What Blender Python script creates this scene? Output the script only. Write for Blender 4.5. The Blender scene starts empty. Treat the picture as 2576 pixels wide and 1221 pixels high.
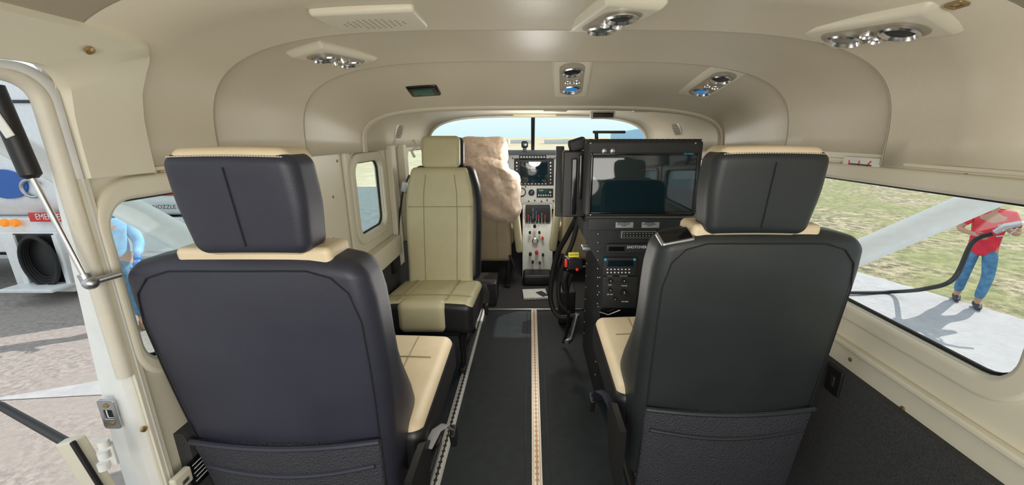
import bpy, bmesh, math, random
from mathutils import Vector, Matrix, Euler, Quaternion
from mathutils import noise as mnoise
random.seed(4)
S=bpy.context.scene; COL=S.collection
PI=math.pi
TH=math.radians(15.1); cT=math.cos(TH); sT=math.sin(TH); H=1.12
def P(px,py,Y=None,X=None,Z=None):
    a=(px-1335)/1000; b=(610-py)/1000
    dx,dy,dz=a,cT+b*sT,b*cT-sT
    if Y is not None: k=Y/dy
    elif X is not None: k=X/dx
    else: k=(Z-H)/dz
    return Vector((dx*k,dy*k,H+dz*k))
# ------------------------------------------------------------ materials
def mat(name,col,rough=.5,metal=0,noise=0,nscale=20,bump=0,bscale=200,emit=0,trans=None,spec=None,sheen=0,coat=0):
    m=bpy.data.materials.new(name); m.use_nodes=True; nt=m.node_tree; b=nt.nodes['Principled BSDF']
    b.inputs['Base Color'].default_value=(*col,1); b.inputs['Roughness'].default_value=rough; b.inputs['Metallic'].default_value=metal
    if spec is not None: b.inputs['Specular IOR Level'].default_value=spec
    if sheen: b.inputs['Sheen Weight'].default_value=sheen
    if coat: b.inputs['Coat Weight'].default_value=coat
    tc=nt.nodes.new('ShaderNodeTexCoord')
    n=nt.nodes.new('ShaderNodeTexNoise'); n.inputs['Scale'].default_value=nscale; n.inputs['Detail'].default_value=5
    nt.links.new(tc.outputs['Object'],n.inputs['Vector'])
    r=nt.nodes.new('ShaderNodeValToRGB')
    k=noise if noise else .04
    r.color_ramp.elements[0].position=.3; r.color_ramp.elements[1].position=.7
    r.color_ramp.elements[0].color=(*[max(0,x*(1-k)) for x in col],1); r.color_ramp.elements[1].color=(*[min(1,x*(1+k)) for x in col],1)
    nt.links.new(n.outputs['Fac'],r.inputs['Fac']); nt.links.new(r.outputs['Color'],b.inputs['Base Color'])
    if bump:
        n2=nt.nodes.new('ShaderNodeTexNoise'); n2.inputs['Scale'].default_value=bscale; n2.inputs['Detail'].default_value=3
        nt.links.new(tc.outputs['Object'],n2.inputs['Vector'])
        bp=nt.nodes.new('ShaderNodeBump'); bp.inputs['Strength'].default_value=bump; bp.inputs['Distance'].default_value=.002
        nt.links.new(n2.outputs['Fac'],bp.inputs['Height']); nt.links.new(bp.outputs['Normal'],b.inputs['Normal'])
    if emit: b.inputs['Emission Color'].default_value=(*col,1); b.inputs['Emission Strength'].default_value=emit
    return m
def glassmat(name,tint,gl=.06):
    m=bpy.data.materials.new(name); m.use_nodes=True; nt=m.node_tree; nt.nodes.clear()
    o=nt.nodes.new('ShaderNodeOutputMaterial'); t=nt.nodes.new('ShaderNodeBsdfTransparent'); g=nt.nodes.new('ShaderNodeBsdfGlossy'); x=nt.nodes.new('ShaderNodeMixShader')
    t.inputs['Color'].default_value=(*tint,1); g.inputs['Roughness'].default_value=.03; x.inputs[0].default_value=gl
    nt.links.new(t.outputs[0],x.inputs[1]); nt.links.new(g.outputs[0],x.inputs[2]); nt.links.new(x.outputs[0],o.inputs[0]); return m
M={}
M['liner']=mat('headliner',(.62,.56,.44),.38,noise=.03,nscale=3,bump=.12,bscale=500)
M['panel']=mat('cream_panel',(.72,.68,.55),.40,noise=.03,nscale=4,bump=.1,bscale=400)
M['white']=mat('white_paint',(.82,.83,.82),.35)
M['pad']=mat('padded_vinyl',(.70,.66,.56),.5,bump=.3,bscale=120)
M['carpet']=mat('charcoal_carpet',(.045,.046,.048),.9,noise=.5,nscale=350,bump=.8,bscale=600)
M['floor']=mat('ribbed_floor',(.010,.017,.020),.48,noise=.35,nscale=25,bump=.7,bscale=500)
M['leather']=mat('charcoal_leather',(.032,.034,.052),.42,noise=.12,nscale=8,bump=.22,bscale=700)
M['leather2']=mat('graphite_leather',(.024,.029,.031),.42,noise=.12,nscale=8,bump=.22,bscale=700)
M['beige']=mat('cream_leather',(.80,.67,.46),.42,noise=.05,nscale=10,bump=.2,bscale=500)
M['olive']=mat('pale_cream_leather',(.62,.58,.37),.42,noise=.05,nscale=10,bump=.2,bscale=500)
M['blackl']=mat('black_leather',(.018,.018,.02),.38,bump=.15,bscale=500)
M['black']=mat('black_plastic',(.012,.012,.013),.45)
M['blackg']=mat('black_gloss',(.006,.007,.008),.12)
M['rack']=mat('black_powder_coat',(.022,.024,.026),.5,bump=.3,bscale=900)
M['rubber']=mat('black_rubber',(.01,.01,.01),.6)
M['seam']=mat('dark_thread',(.010,.010,.014),.7)
M['seamc']=mat('cream_thread',(.36,.31,.19),.7)
M['shade']=mat('shade_plastic',(.38,.34,.26),.5)  # cream darkened for seam shadow and recess shade; also colours the speaker grilles
M['thread']=mat('pale_thread',(.75,.7,.6),.7)
M['chrome']=mat('polished_metal',(.78,.78,.80),.22,metal=1)
M['steel']=mat('brushed_steel',(.5,.51,.53),.35,metal=1)
M['brass']=mat('brass',(.42,.30,.14),.4,metal=.8)
M['grey']=mat('instrument_grey',(.66,.68,.63),.5)
M['wool']=mat('sheepskin',(.70,.54,.41),.95,noise=.12,nscale=30,bump=1,bscale=180,sheen=.4)
M['tan']=mat('tan_leather',(.46,.38,.25),.5,noise=.08,nscale=10,bump=.2,bscale=200)
M['blue']=mat('blue_light_lens',(.03,.20,.50),.15,emit=.5)
M['teal']=mat('dark_teal_lens',(.01,.09,.08),.1)
M['red']=mat('red_paint',(.66,.03,.03),.4)
M['yellow']=mat('yellow_label',(.80,.72,.05),.5)
M['cyan']=mat('blue_lettering',(.03,.33,.55),.5,emit=.2)
M['lettering']=mat('pale_lettering',(.75,.76,.76),.6,emit=.15)
M['ink']=mat('dark_lettering',(.03,.04,.06),.6)
M['orange']=mat('amber_lens',(.85,.28,.02),.3,emit=.4)
M['bluep']=mat('blue_paint',(.02,.12,.45),.4)
M['cotton']=mat('red_cotton',(.70,.03,.06),.85,noise=.15,nscale=12)
M['shirtb']=mat('light_blue_cotton',(.26,.50,.76),.85,noise=.18,nscale=12)
M['denim']=mat('blue_denim',(.09,.23,.40),.9,noise=.3,nscale=15)
M['skin']=mat('skin',(.50,.28,.19),.6)
M['hair']=mat('brown_hair',(.05,.03,.02),.8)
M['glove']=mat('blue_glove',(.02,.20,.60),.5)
M['shoe']=mat('brown_shoe',(.30,.15,.05),.7)
M['dshoe']=mat('dark_shoe',(.05,.05,.06),.7)
M['navy']=mat('navy_webbing',(.010,.014,.035),.8)
M['webbing']=mat('grey_webbing',(.30,.31,.32),.8,bump=.5,bscale=600)
M['paper']=mat('paper',(.78,.78,.74),.8)
M['plate']=mat('grey_label_plate',(.36,.37,.37),.6)
M['glass']=glassmat('clear_acrylic',(.97,.98,.98),.04)
M['glassT']=glassmat('green_tinted_acrylic',(.93,.98,.97),.03)
M['tankw']=mat('truck_white',(.84,.86,.88),.35)
M['wingm']=mat('wing_paint',(.90,.91,.91),.3)
M['hangar']=mat('blue_hangar',(.32,.55,.78),.6)
M['far']=mat('pale_building',(.60,.64,.64),.7)
def mesh_pocket():
    m=mat('pocket_mesh',(.045,.045,.058),.6); nt=m.node_tree; b=nt.nodes['Principled BSDF']
    tc=nt.nodes.new('ShaderNodeTexCoord'); v=nt.nodes.new('ShaderNodeTexVoronoi'); v.inputs['Scale'].default_value=260
    bp=nt.nodes.new('ShaderNodeBump'); bp.inputs['Strength'].default_value=.9; bp.inputs['Distance'].default_value=.003
    nt.links.new(tc.outputs['Object'],v.inputs['Vector']); nt.links.new(v.outputs['Distance'],bp.inputs['Height']); nt.links.new(bp.outputs['Normal'],b.inputs['Normal']); return m
M['mesh']=mesh_pocket()
M['screen']=mat('screen',(.008,.024,.032),.05,noise=.5,nscale=2,spec=.6,coat=.25)  # teal in the base stands in for window reflections on the glass
def railmat(name,base,hole,period):
    m=mat(name,base,.4,metal=.5); nt=m.node_tree; b=nt.nodes['Principled BSDF']
    tc=nt.nodes.new('ShaderNodeTexCoord'); sp=nt.nodes.new('ShaderNodeSeparateXYZ'); nt.links.new(tc.outputs['Object'],sp.inputs[0])
    def mth(op,a,bv):
        n=nt.nodes.new('ShaderNodeMath'); n.operation=op
        for i,q in enumerate((a,bv)):
            if q is None: continue
            if isinstance(q,(int,float)): n.inputs[i].default_value=q
            else: nt.links.new(q,n.inputs[i])
        return n.outputs[0]
    y=mth('MODULO',mth('ADD',sp.outputs['Y'],10),period); y=mth('SUBTRACT',y,period/2)
    d=mth('SQRT',mth('ADD',mth('MULTIPLY',y,y),mth('MULTIPLY',sp.outputs['X'],sp.outputs['X'])),None)
    h=mth('LESS_THAN',d,.0068)
    sl=mth('LESS_THAN',mth('ABSOLUTE',sp.outputs['X'],None),.003); h=mth('MAXIMUM',h,sl)
    mx=nt.nodes.new('ShaderNodeMix'); mx.data_type='RGBA'; mx.inputs['A'].default_value=(*base,1); mx.inputs['B'].default_value=(*hole,1)
    nt.links.new(h,mx.inputs['Factor']); nt.links.new(mx.outputs['Result'],b.inputs['Base Color']); return m
M['railc']=railmat('cream_rail',(.85,.76,.62),(.50,.30,.17),.0254)
M['rails']=railmat('steel_rail',(.66,.66,.62),(.05,.05,.05),.0254)
def groundmat(name,c1,c2,c3,sc,rough=.9,mixk=.65,big=.06):
    m=bpy.data.materials.new(name); m.use_nodes=True; nt=m.node_tree; b=nt.nodes['Principled BSDF']; b.inputs['Roughness'].default_value=rough
    tc=nt.nodes.new('ShaderNodeTexCoord'); n=nt.nodes.new('ShaderNodeTexNoise'); n.inputs['Scale'].default_value=sc; n.inputs['Detail'].default_value=10; n.inputs['Roughness'].default_value=.8
    n2=nt.nodes.new('ShaderNodeTexNoise'); n2.inputs['Scale'].default_value=sc*big; n2.inputs['Detail'].default_value=5
    nt.links.new(tc.outputs['Object'],n.inputs['Vector']); nt.links.new(tc.outputs['Object'],n2.inputs['Vector'])
    r=nt.nodes.new('ShaderNodeValToRGB'); r.color_ramp.elements[0].position=.42; r.color_ramp.elements[1].position=.58
    r.color_ramp.elements[0].color=(*c1,1); r.color_ramp.elements[1].color=(*c2,1)
    nt.links.new(n.outputs['Fac'],r.inputs['Fac'])
    r2=nt.nodes.new('ShaderNodeValToRGB'); r2.color_ramp.elements[0].position=.42; r2.color_ramp.elements[1].position=.58
    nt.links.new(n2.outputs['Fac'],r2.inputs['Fac'])
    mx=nt.nodes.new('ShaderNodeMix'); mx.data_type='RGBA'; mx.inputs['B'].default_value=(*c3,1)
    mu=nt.nodes.new('ShaderNodeMath'); mu.operation='MULTIPLY'; mu.inputs[1].default_value=mixk; nt.links.new(r2.outputs['Color'],mu.inputs[0])
    nt.links.new(mu.outputs[0],mx.inputs['Factor']); nt.links.new(r.outputs['Color'],mx.inputs['A']); nt.links.new(mx.outputs['Result'],b.inputs['Base Color']); return m
M['asphalt']=groundmat('asphalt',(.25,.22,.205),(.42,.375,.345),(.35,.31,.285),16)
M['apron']=groundmat('grey_tarmac',(.13,.16,.17),(.20,.23,.24),(.17,.20,.21),4)
M['concrete']=groundmat('concrete',(.40,.40,.41),(.48,.48,.49),(.44,.44,.45),6)
M['grass']=groundmat('dry_grass',(.08,.08,.035),(.50,.43,.27),(.20,.24,.06),5,mixk=.6,big=.12)
M['sand']=groundmat('dry_field',(.46,.40,.27),(.58,.52,.36),(.44,.40,.25),.6)
# ------------------------------------------------------------ mesh builder
def wm(o):
    m=o.matrix_basis.copy()
    while o.parent: o=o.parent; m=o.matrix_basis@m
    return m
class MB:
    def __init__(s): s.bm=bmesh.new()
    def rbox(s,c,size,r=.01,k=2,m=1,fn=None,rot=None):
        h=[x/2 for x in size]; r=min(r,min(h)*.999)
        axes=[]
        for a in range(3):
            inn=h[a]-r; l=[inn+r*math.tan((i/k)*PI/4) for i in range(k+1)]
            neg=[-x for x in reversed(l)]; mid=[-inn+2*inn*(i/m) for i in range(1,m)] if inn>1e-6 else []
            if inn<=1e-6: axes.append(neg+l[1:])
            else: axes.append(neg+mid+l)
        bm=bmesh.new()
        for a in range(3):
            b_,c_=(a+1)%3,(a+2)%3
            for sg in (-1,1):
                grid=[]
                for u in axes[b_]:
                    row=[]
                    for w in axes[c_]:
                        p=[0,0,0]; p[a]=sg*h[a]; p[b_]=u; p[c_]=w
                        q=[max(-(h[i]-r),min(h[i]-r,p[i])) for i in range(3)]
                        d=Vector([p[i]-q[i] for i in range(3)])
                        if d.length>0: d=d.normalized()*r
                        row.append(bm.verts.new(Vector(q)+d))
                    grid.append(row)
                for i in range(len(grid)-1):
                    for j in range(len(grid[0])-1):
                        f=[grid[i][j],grid[i+1][j],grid[i+1][j+1],grid[i][j+1]]
                        if sg<0: f.reverse()
                        bm.faces.new(f)
        bmesh.ops.remove_doubles(bm,verts=bm.verts,dist=1e-6)
        R=Euler(rot).to_matrix() if rot else None
        for v in bm.verts:
            if R: v.co=R@v.co
            v.co+=Vector(c)
            if fn: v.co=Vector(fn(v.co.copy()))
        s._merge(bm); return s
    def _merge(s,bm):
        me=bpy.data.meshes.new('tmp'); bm.to_mesh(me); bm.free(); s.bm.from_mesh(me); bpy.data.meshes.remove(me)
    def add_mesh(s,me,fn=None):
        bm=bmesh.new(); bm.from_mesh(me)
        if fn:
            for v in bm.verts: v.co=Vector(fn(v.co.copy()))
            bmesh.ops.recalc_face_normals(bm,faces=bm.faces)
        s._merge(bm); return s
    def tube(s,pts,r,seg=8,closed=False,flat=1.0,fn=None):
        pts=[Vector(p) for p in pts]
        if fn: pts=[Vector(fn(p.copy())) for p in pts]
        n=len(pts); rs=r if isinstance(r,(list,tuple)) else [r]*n
        rings=[]; up=None
        for i,p in enumerate(pts):
            a=pts[i-1] if (i>0 or closed) else p; b=pts[(i+1)%n] if (i<n-1 or closed) else p
            t=(b-a); t=t.normalized() if t.length>0 else Vector((0,0,1))
            if up is None:
                up=Vector((0,0,1)) if abs(t.z)<.9 else Vector((0,1,0))
            x=t.cross(up)
            if x.length<1e-4: x=t.orthogonal()
            x.normalize(); y=x.cross(t).normalized(); up=y
            rings.append([s.bm.verts.new(p+x*(rs[i]*math.cos(2*PI*k/seg))+y*(rs[i]*flat*math.sin(2*PI*k/seg))) for k in range(seg)])
        for i in range(n if closed else n-1):
            A=rings[i];B=rings[(i+1)%n]
            for k in range(seg): s.bm.faces.new((A[k],A[(k+1)%seg],B[(k+1)%seg],B[k]))
        if not closed:
            s.bm.faces.new(rings[0][::-1]); s.bm.faces.new(rings[-1])
        return s
    def cyl(s,a,b,r,r2=None,seg=20):
        a=Vector(a);b=Vector(b); return s.tube([a,b],[r,r if r2 is None else r2],seg)
    def lathe(s,prof,c=(0,0,0),ax='z',seg=28):
        c=Vector(c); rings=[]
        for (r,z) in prof:
            ring=[]
            for k in range(seg):
                u=r*math.cos(2*PI*k/seg); w=r*math.sin(2*PI*k/seg)
                p=(u,w,z) if ax=='z' else ((u,z,w) if ax=='y' else (z,u,w))
                ring.append(s.bm.verts.new(c+Vector(p)))
            rings.append(ring)
        for A,B in zip(rings,rings[1:]):
            for k in range(seg): s.bm.faces.new((A[k],A[(k+1)%seg],B[(k+1)%seg],B[k]))
        s.bm.faces.new(rings[0][::-1]); s.bm.faces.new(rings[-1])
        return s
    def sphere(s,c,rad,seg=16,fn=None):
        bm=bmesh.new(); bmesh.ops.create_uvsphere(bm,u_segments=seg,v_segments=max(8,seg//2+2),radius=1)
        rad=rad if isinstance(rad,(tuple,list)) else (rad,)*3
        for v in bm.verts:
            v.co=Vector((v.co.x*rad[0],v.co.y*rad[1],v.co.z*rad[2]))+Vector(c)
            if fn: v.co=Vector(fn(v.co.copy()))
        s._merge(bm); return s
    def prism(s,poly,axis,a,b):
        def mk(u,w,t): return {'x':(t,u,w),'y':(u,t,w),'z':(u,w,t)}[axis]
        A=[s.bm.verts.new(mk(u,w,a)) for u,w in poly]; B=[s.bm.verts.new(mk(u,w,b)) for u,w in poly]
        n=len(poly)
        for i in range(n): s.bm.faces.new((A[i],A[(i+1)%n],B[(i+1)%n],B[i]))
        s.bm.faces.new(A[::-1]); s.bm.faces.new(B); return s
    def grid(s,rows):
        g=[[s.bm.verts.new(p) for p in r] for r in rows]
        for i in range(len(g)-1):
            for j in range(len(g[0])-1): s.bm.faces.new((g[i][j],g[i][j+1],g[i+1][j+1],g[i+1][j]))
        return s
    def build(s,name,m,parent=None,world=False,origin=None,recalc=True,ang=40):
        if recalc: bmesh.ops.recalc_face_normals(s.bm,faces=s.bm.faces)
        me=bpy.data.meshes.new(name); 
        if world and parent is not None: s.bm.transform(wm(parent).inverted())
        if origin is not None: s.bm.transform(Matrix.Translation(-Vector(origin)))
        s.bm.to_mesh(me); s.bm.free()
        me.materials.append(M[m] if isinstance(m,str) else m)
        me.polygons.foreach_set('use_smooth',[True]*len(me.polygons))
        try: me.set_sharp_from_angle(angle=math.radians(ang))
        except Exception: pass
        o=bpy.data.objects.new(name,me); COL.objects.link(o)
        if parent is not None: o.parent=parent
        if origin is not None: o.location=origin
        return o
def tag(o,label,cat,group=None,kind=None):
    o['label']=label; o['category']=cat
    if group: o['group']=group
    if kind: o['kind']=kind
    return o
def struct(o,label=None):
    o['kind']='structure'
    if label: o['label']=label
    return o
def thing(name,label,cat,loc=(0,0,0),rz=0,group=None,mat4=None):
    o=bpy.data.objects.new(name,None); COL.objects.link(o); o.empty_display_size=.05
    if mat4 is not None: o.matrix_basis=mat4
    else: o.location=loc; o.rotation_euler=(0,0,rz)
    return tag(o,label,cat,group)
def eval_mesh(data):
    ob=bpy.data.objects.new('tmp',data); COL.objects.link(ob)
    dg=bpy.context.evaluated_depsgraph_get(); dg.update()
    me=bpy.data.meshes.new_from_object(ob.evaluated_get(dg)); bpy.data.objects.remove(ob); return me
def rr(x0,x1,y0,y1,r,n=6):
    out=[]
    for (cx,cy,a0) in ((x1-r,y1-r,0),(x0+r,y1-r,PI/2),(x0+r,y0+r,PI),(x1-r,y0+r,3*PI/2)):
        for i in range(n+1):
            a=a0+i/n*PI/2; out.append((cx+r*math.cos(a),cy+r*math.sin(a)))
    return out
def plate(loops,th,bev=0,res=2):
    cu=bpy.data.curves.new('t','CURVE'); cu.dimensions='2D'; cu.fill_mode='BOTH'; cu.extrude=max(0,th/2-bev)
    if bev: cu.bevel_depth=bev; cu.bevel_resolution=res; cu.offset=-bev
    for l in loops:
        sp=cu.splines.new('POLY'); sp.points.add(len(l)-1)
        for i,(x,y) in enumerate(l): sp.points[i].co=(x,y,0,1)
        sp.use_cyclic_u=True
    me=eval_mesh(cu); bpy.data.curves.remove(cu); return me
def txt(body,c,size,m,parent,name='lettering',rot=(PI/2,0,0),sx=1.0):
    cu=bpy.data.curves.new('t','FONT'); cu.body=body; cu.size=size; cu.align_x='CENTER'; cu.align_y='CENTER'; cu.extrude=.0004*max(1,size*10); cu.resolution_u=2
    me=eval_mesh(cu); bpy.data.curves.remove(cu)
    R=Euler(rot).to_matrix()
    b=MB(); b.add_mesh(me,lambda v: R@Vector((v.x*sx,v.y,v.z))+Vector(c)); bpy.data.meshes.remove(me)
    return b.build(name,m,parent,world=parent is not None,ang=30)
def pbox(b,px0,py0,px1,py1,Y,depth,r=.003,k=2,out=0):
    cx,cy=(px0+px1)/2,(py0+py1)/2
    x0=P(px0,cy,Y=Y).x; x1=P(px1,cy,Y=Y).x; z1=P(cx,py0,Y=Y).z; z0=P(cx,py1,Y=Y).z
    return b.rbox(((x0+x1)/2,Y+depth/2-out,(z0+z1)/2),(abs(x1-x0),depth,abs(z1-z0)),r,k)
def spline(P3,n=8):
    out=[]
    for j in range(len(P3)-1):
        p0=P3[max(0,j-1)];p1=P3[j];p2=P3[j+1];p3=P3[min(len(P3)-1,j+2)]
        for k in range(n):
            u=k/n; out.append(.5*((2*p1)+(-p0+p2)*u+(2*p0-5*p1+4*p2-p3)*u*u+(-p0+3*p1-3*p2+p3)*u**3))
    return out+[P3[-1]]
# ------------------------------------------------------------ camera
cam=bpy.data.cameras.new('camera'); co=bpy.data.objects.new('camera',cam); COL.objects.link(co)
co.location=(0,0,H); co.rotation_euler=(PI/2-TH,0,0); cam.sensor_fit='HORIZONTAL'; cam.sensor_width=36; cam.lens=36*1000/2576; cam.shift_x=-47/2576; cam.clip_start=.02; cam.clip_end=2000
S.camera=co
S.view_settings.view_transform='Standard'; S.view_settings.look='None'
# ------------------------------------------------------------ ceiling section
CX=.05; NE=4.0; Z0=1.05
def zt(Y):
    if Y<1.35: return 1.355
    if Y<1.76: return 1.352-.114*((Y-1.35)/.4)**1.25
    return 1.262
def sec(t,Y,zt_,a):
    ct,st=math.cos(t),math.sin(t)
    return Vector((CX+a*math.copysign(abs(ct)**(2/NE),ct),Y,Z0+(zt_-Z0)*abs(st)**(2/NE)))
def ceil_hit(px,py):
    d=P(px,py,Y=1)-Vector((0,0,H)); k=.3
    def G(p): 
        v=max(0,(p.z-Z0)/(zt(p.y)-Z0)); return abs((p.x-CX)/.795)**4+v**4-1
    while k<4:
        p=Vector((0,0,H))+d*k
        if G(p)>=0: break
        k+=.002
    e=1e-4; g=Vector([(G(p+Vector(q)*e)-G(p-Vector(q)*e)) for q in ((1,0,0),(0,1,0),(0,0,1))]).normalized()
    return p,-g
ts=[PI-PI*i/64 for i in range(65)]
rows=[]
for (Y,z,a) in [(.66,1.358,.799),(.82,1.358,.799),(.91,1.354,.796),(.964,1.344,.788),(.970,1.360,.801),(1.18,1.360,.801),(1.27,1.355,.796),(1.337,1.342,.786),(1.344,1.355,.797)]+[(1.35+.04*i,zt(1.3501+.04*i),.795-.0022*i) for i in range(1,10)]+[(1.745,zt(1.745),.772),(1.765,1.232,.768)]:
    rows.append([sec(t,Y,z,a) for t in ts])
b=MB().grid(rows)
tsr=[t for t in ts if sec(t,0,1.36,.8).z>1.225 or t<PI/2]
b.grid([[sec(t,Y,1.358,.799) for t in tsr] for Y in (-1.2,-.4,.3,.664)])
ceiling=struct(b.build('ceiling','liner',recalc=False,ang=50),'cream curved headliner of the cabin')
mod=ceiling.modifiers.new('s','SOLIDIFY'); mod.thickness=.02; mod.offset=1
rows=[]
for Y,z,a in ((1.76,1.222,.757),(1.80,1.258,.782),(2.0,1.262,.79),(2.4,1.265,.79)): rows.append([sec(t,Y,z,a) for t in ts])
for q in (0,.5,1):
    rows.append([sec(t,2.5+(.33+.42*math.sin(t))*q+.0*t,1.270,.79-.03*q) for t in ts])
b=MB().grid(rows)
ck=struct(b.build('ceiling_cockpit','liner',recalc=False,ang=25)); mod=ck.modifiers.new('s','SOLIDIFY'); mod.thickness=.02; mod.offset=1
for i,(Y,z,a,r,m_) in enumerate(((.968,1.3455,.789,.0020,'shade'),(1.341,1.3435,.787,.0022,'shade'),(1.755,1.236,.768,.007,'liner'),(1.775,1.236,.765,.005,'liner'))):  # first two: dark tubes painting the shadow lines at the panel seams
    struct(MB().tube([sec(t,Y,z,a) for t in ts],r,8).build('trim_%d'%(i+1),m_))
struct(MB().tube([sec(t,2.835+.42*math.sin(t),1.264,.757) for t in ts],.010,8).build('trim_5','panel'))
struct(MB().tube([sec(t,1.79+.01*math.sin(t),1.24,.77) for t in ts[6:-6]],.003,6).build('trim_6','brass'))
tab=[sec(PI-PI/2*i/400,0,1.36,.8) for i in range(401)]; arc=[0]
for p,q in zip(tab,tab[1:]): arc.append(arc[-1]+(q-p).length)
def atS(s_,Y,off):
    s_=max(0,s_)
    for i in range(400):
        if arc[i+1]>=s_: break
    p=tab[i].lerp(tab[i+1],(s_-arc[i])/(arc[i+1]-arc[i])); t=(tab[i+1]-tab[i]).normalized()
    n=Vector((t.z,0,-t.x)); return Vector((p.x,Y,p.z))+n*off
def lpath(Ym,sm,r,n=10):
    pts=[(-1.2+(Ym-r+1.2)*i/8,sm) for i in range(9)]
    pts+=[(Ym-r+r*math.sin(a),sm-r+r*math.cos(a)) for a in [PI/2*k/n for k in range(1,n+1)]]
    pts+=[(Ym,(sm-r)*(1-i/4)) for i in range(1,5)]; return pts
ip=lpath(.665,.175,.045); op=lpath(.80,.262,.06)
rows=[]
for q,off in ((0,0.0),(.06,.012),(.5,.013),(.94,.012),(1,-.001)):
    rows.append([atS(i_[1]*(1-q)+o_[1]*q,i_[0]*(1-q)+o_[0]*q,off) for i_,o_ in zip(ip,op)])
struct(MB().grid(rows).build('trim_7','panel',ang=50),'cream trim around the open door')
# ------------------------------------------------------------ walls
LX,RX=-.75,.85
def wallplate(name,outer,holes,th,m,side,off=0,bev=0):
    me=plate([outer]+holes,th,bev)
    X0=(LX if side<0 else RX)
    b=MB().add_mesh(me,lambda v: (X0+side*(th/2+off)+v.z*(1 if side>0 else -1),v.x,v.y))
    return b.build(name,m)
WZ0,WZ1=.685,1.005
wl=[(.686,1.20,WZ0,WZ1),(1.70,2.01,WZ0,WZ1),(2.48,2.92,.80,1.03)]
wr=[(.61,1.27,WZ0,WZ1),(1.70,2.15,WZ0,WZ1),(2.48,2.92,.80,1.03),(-.16,.38,WZ0,WZ1)]
hl=[rr(*w,.05) for w in wl]; hr=[rr(*w,.06) for w in wr]
wall_left=struct(wallplate('wall_left',[(.655,0),(3.5,0),(3.5,1.0),(2.95,1.075),(.655,1.075)],hl,.03,'panel',-1),'cream left cabin sidewall with windows')
wall_right=struct(wallplate('wall_right',[(-1.2,0),(3.5,0),(3.5,1.0),(2.95,1.075),(-1.2,1.075)],hr,.03,'panel',1),'cream right cabin sidewall with windows')
struct(MB().rbox((.05,-1.215,.68),(1.62,.03,1.36),.01).build('wall_back','panel'))
struct(MB().rbox((.05,3.55,.48),(1.62,.03,1.0),.01).build('wall_front','rack'))
struct(MB().rbox((LX-.015,-.95,.66),(.03,.5,1.2),.005).build('wall_left_rear','panel'))
n=0
for side,ws in ((-1,wl),(1,wr)):
    for i,w in enumerate(ws):
        n+=1; y0,y1,z0,z1=w; X0=LX if side<0 else RX
        r=.05 if side<0 else .06
        pane=MB().add_mesh(plate([rr(y0-.01,y1+.01,z0-.01,z1+.01,r)],.004),lambda v:(X0+side*.028+v.z,v.x,v.y)).build('window_%d'%n,'glassT' if (side<0) else 'glass')
        struct(pane,'cabin window pane on the %s side'%('left' if side<0 else 'right'))
        o=MB().add_mesh(plate([rr(y0-.004,y1+.004,z0-.004,z1+.004,r),rr(y0+.006,y1-.006,z0+.006,z1-.006,r-.006)],.010,.002),lambda v:(X0+side*.018+v.z,v.x,v.y)).build('window_seal','rubber',pane)
        if i!=2:
            d=.042; d0=.022 if (side<0 and i==0) else d
            o=MB().add_mesh(plate([rr(y0-d0,y1+d,z0-d,z1+d,r+d*.8,8),rr(y0,y1,z0,z1,r,8)],.022,.009,3),lambda v:(X0-side*.001+v.z,v.x,v.y)).build('window_frame','panel',pane,ang=60)
def vtrim(i,X0,side,y0,y1,z0,z1,th=.012,m='panel'):
    return struct(MB().rbox((X0-side*th/2,(y0+y1)/2,(z0+z1)/2),(th,y1-y0,z1-z0),.005,3).build('trim_%d'%i,m))
vtrim(8,LX,-1,1.60,1.63,.5,1.07); vtrim(9,LX,-1,2.10,2.17,.42,1.07,.03); vtrim(10,LX,-1,.66,3.0,1.052,1.060,.005)
vtrim(11,RX,1,-1.2,3.0,1.052,1.060,.005); vtrim(12,RX,1,.47,.50,.5,1.06,.008); vtrim(13,LX,-1,.80,1.55,.575,.59,.02); vtrim(14,RX,1,.45,1.45,.575,.59,.02)
vtrim(15,LX,-1,2.28,2.33,.42,1.07,.04)
vtrim(22,LX,-1,1.66,2.09,.50,.60,.05); 
def low(name,X0,side,y0,y1):
    b=MB().prism([(X0,0),(X0-side*.028,0),(X0-side*.028,.49),(X0-side*.02,.515),(X0,.515)],'y',y0,y1); return struct(b.build(name,'carpet'))
low('baseboard_left',LX,-1,.70,3.4); low('baseboard_right',RX,1,-1.2,3.4)
def screw(p,nrm,parent,r=.0055):
    n_=Vector(nrm); MB().tube([Vector(p)-n_*.002,Vector(p)+n_*.002,Vector(p)+n_*.0035],[r,r,r*.5],12).build('screw','brass',parent,world=True)
for px,py in ((402,430),(247,660),(313,925),(362,1080),(848,405),(838,495),(838,600),(840,700),(880,385),(235,520)): screw(P(px,py,X=LX),(1,0,0),wall_left)
for px,py in ((2115,413),(2217,425),(2430,443),(2525,968),(2272,1028),(2140,905)): screw(P(px,py,X=RX),(-1,0,0),wall_right)
p,nn=ceil_hit(208,112); screw(p+nn*.012,nn,ceiling,.0065)
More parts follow.
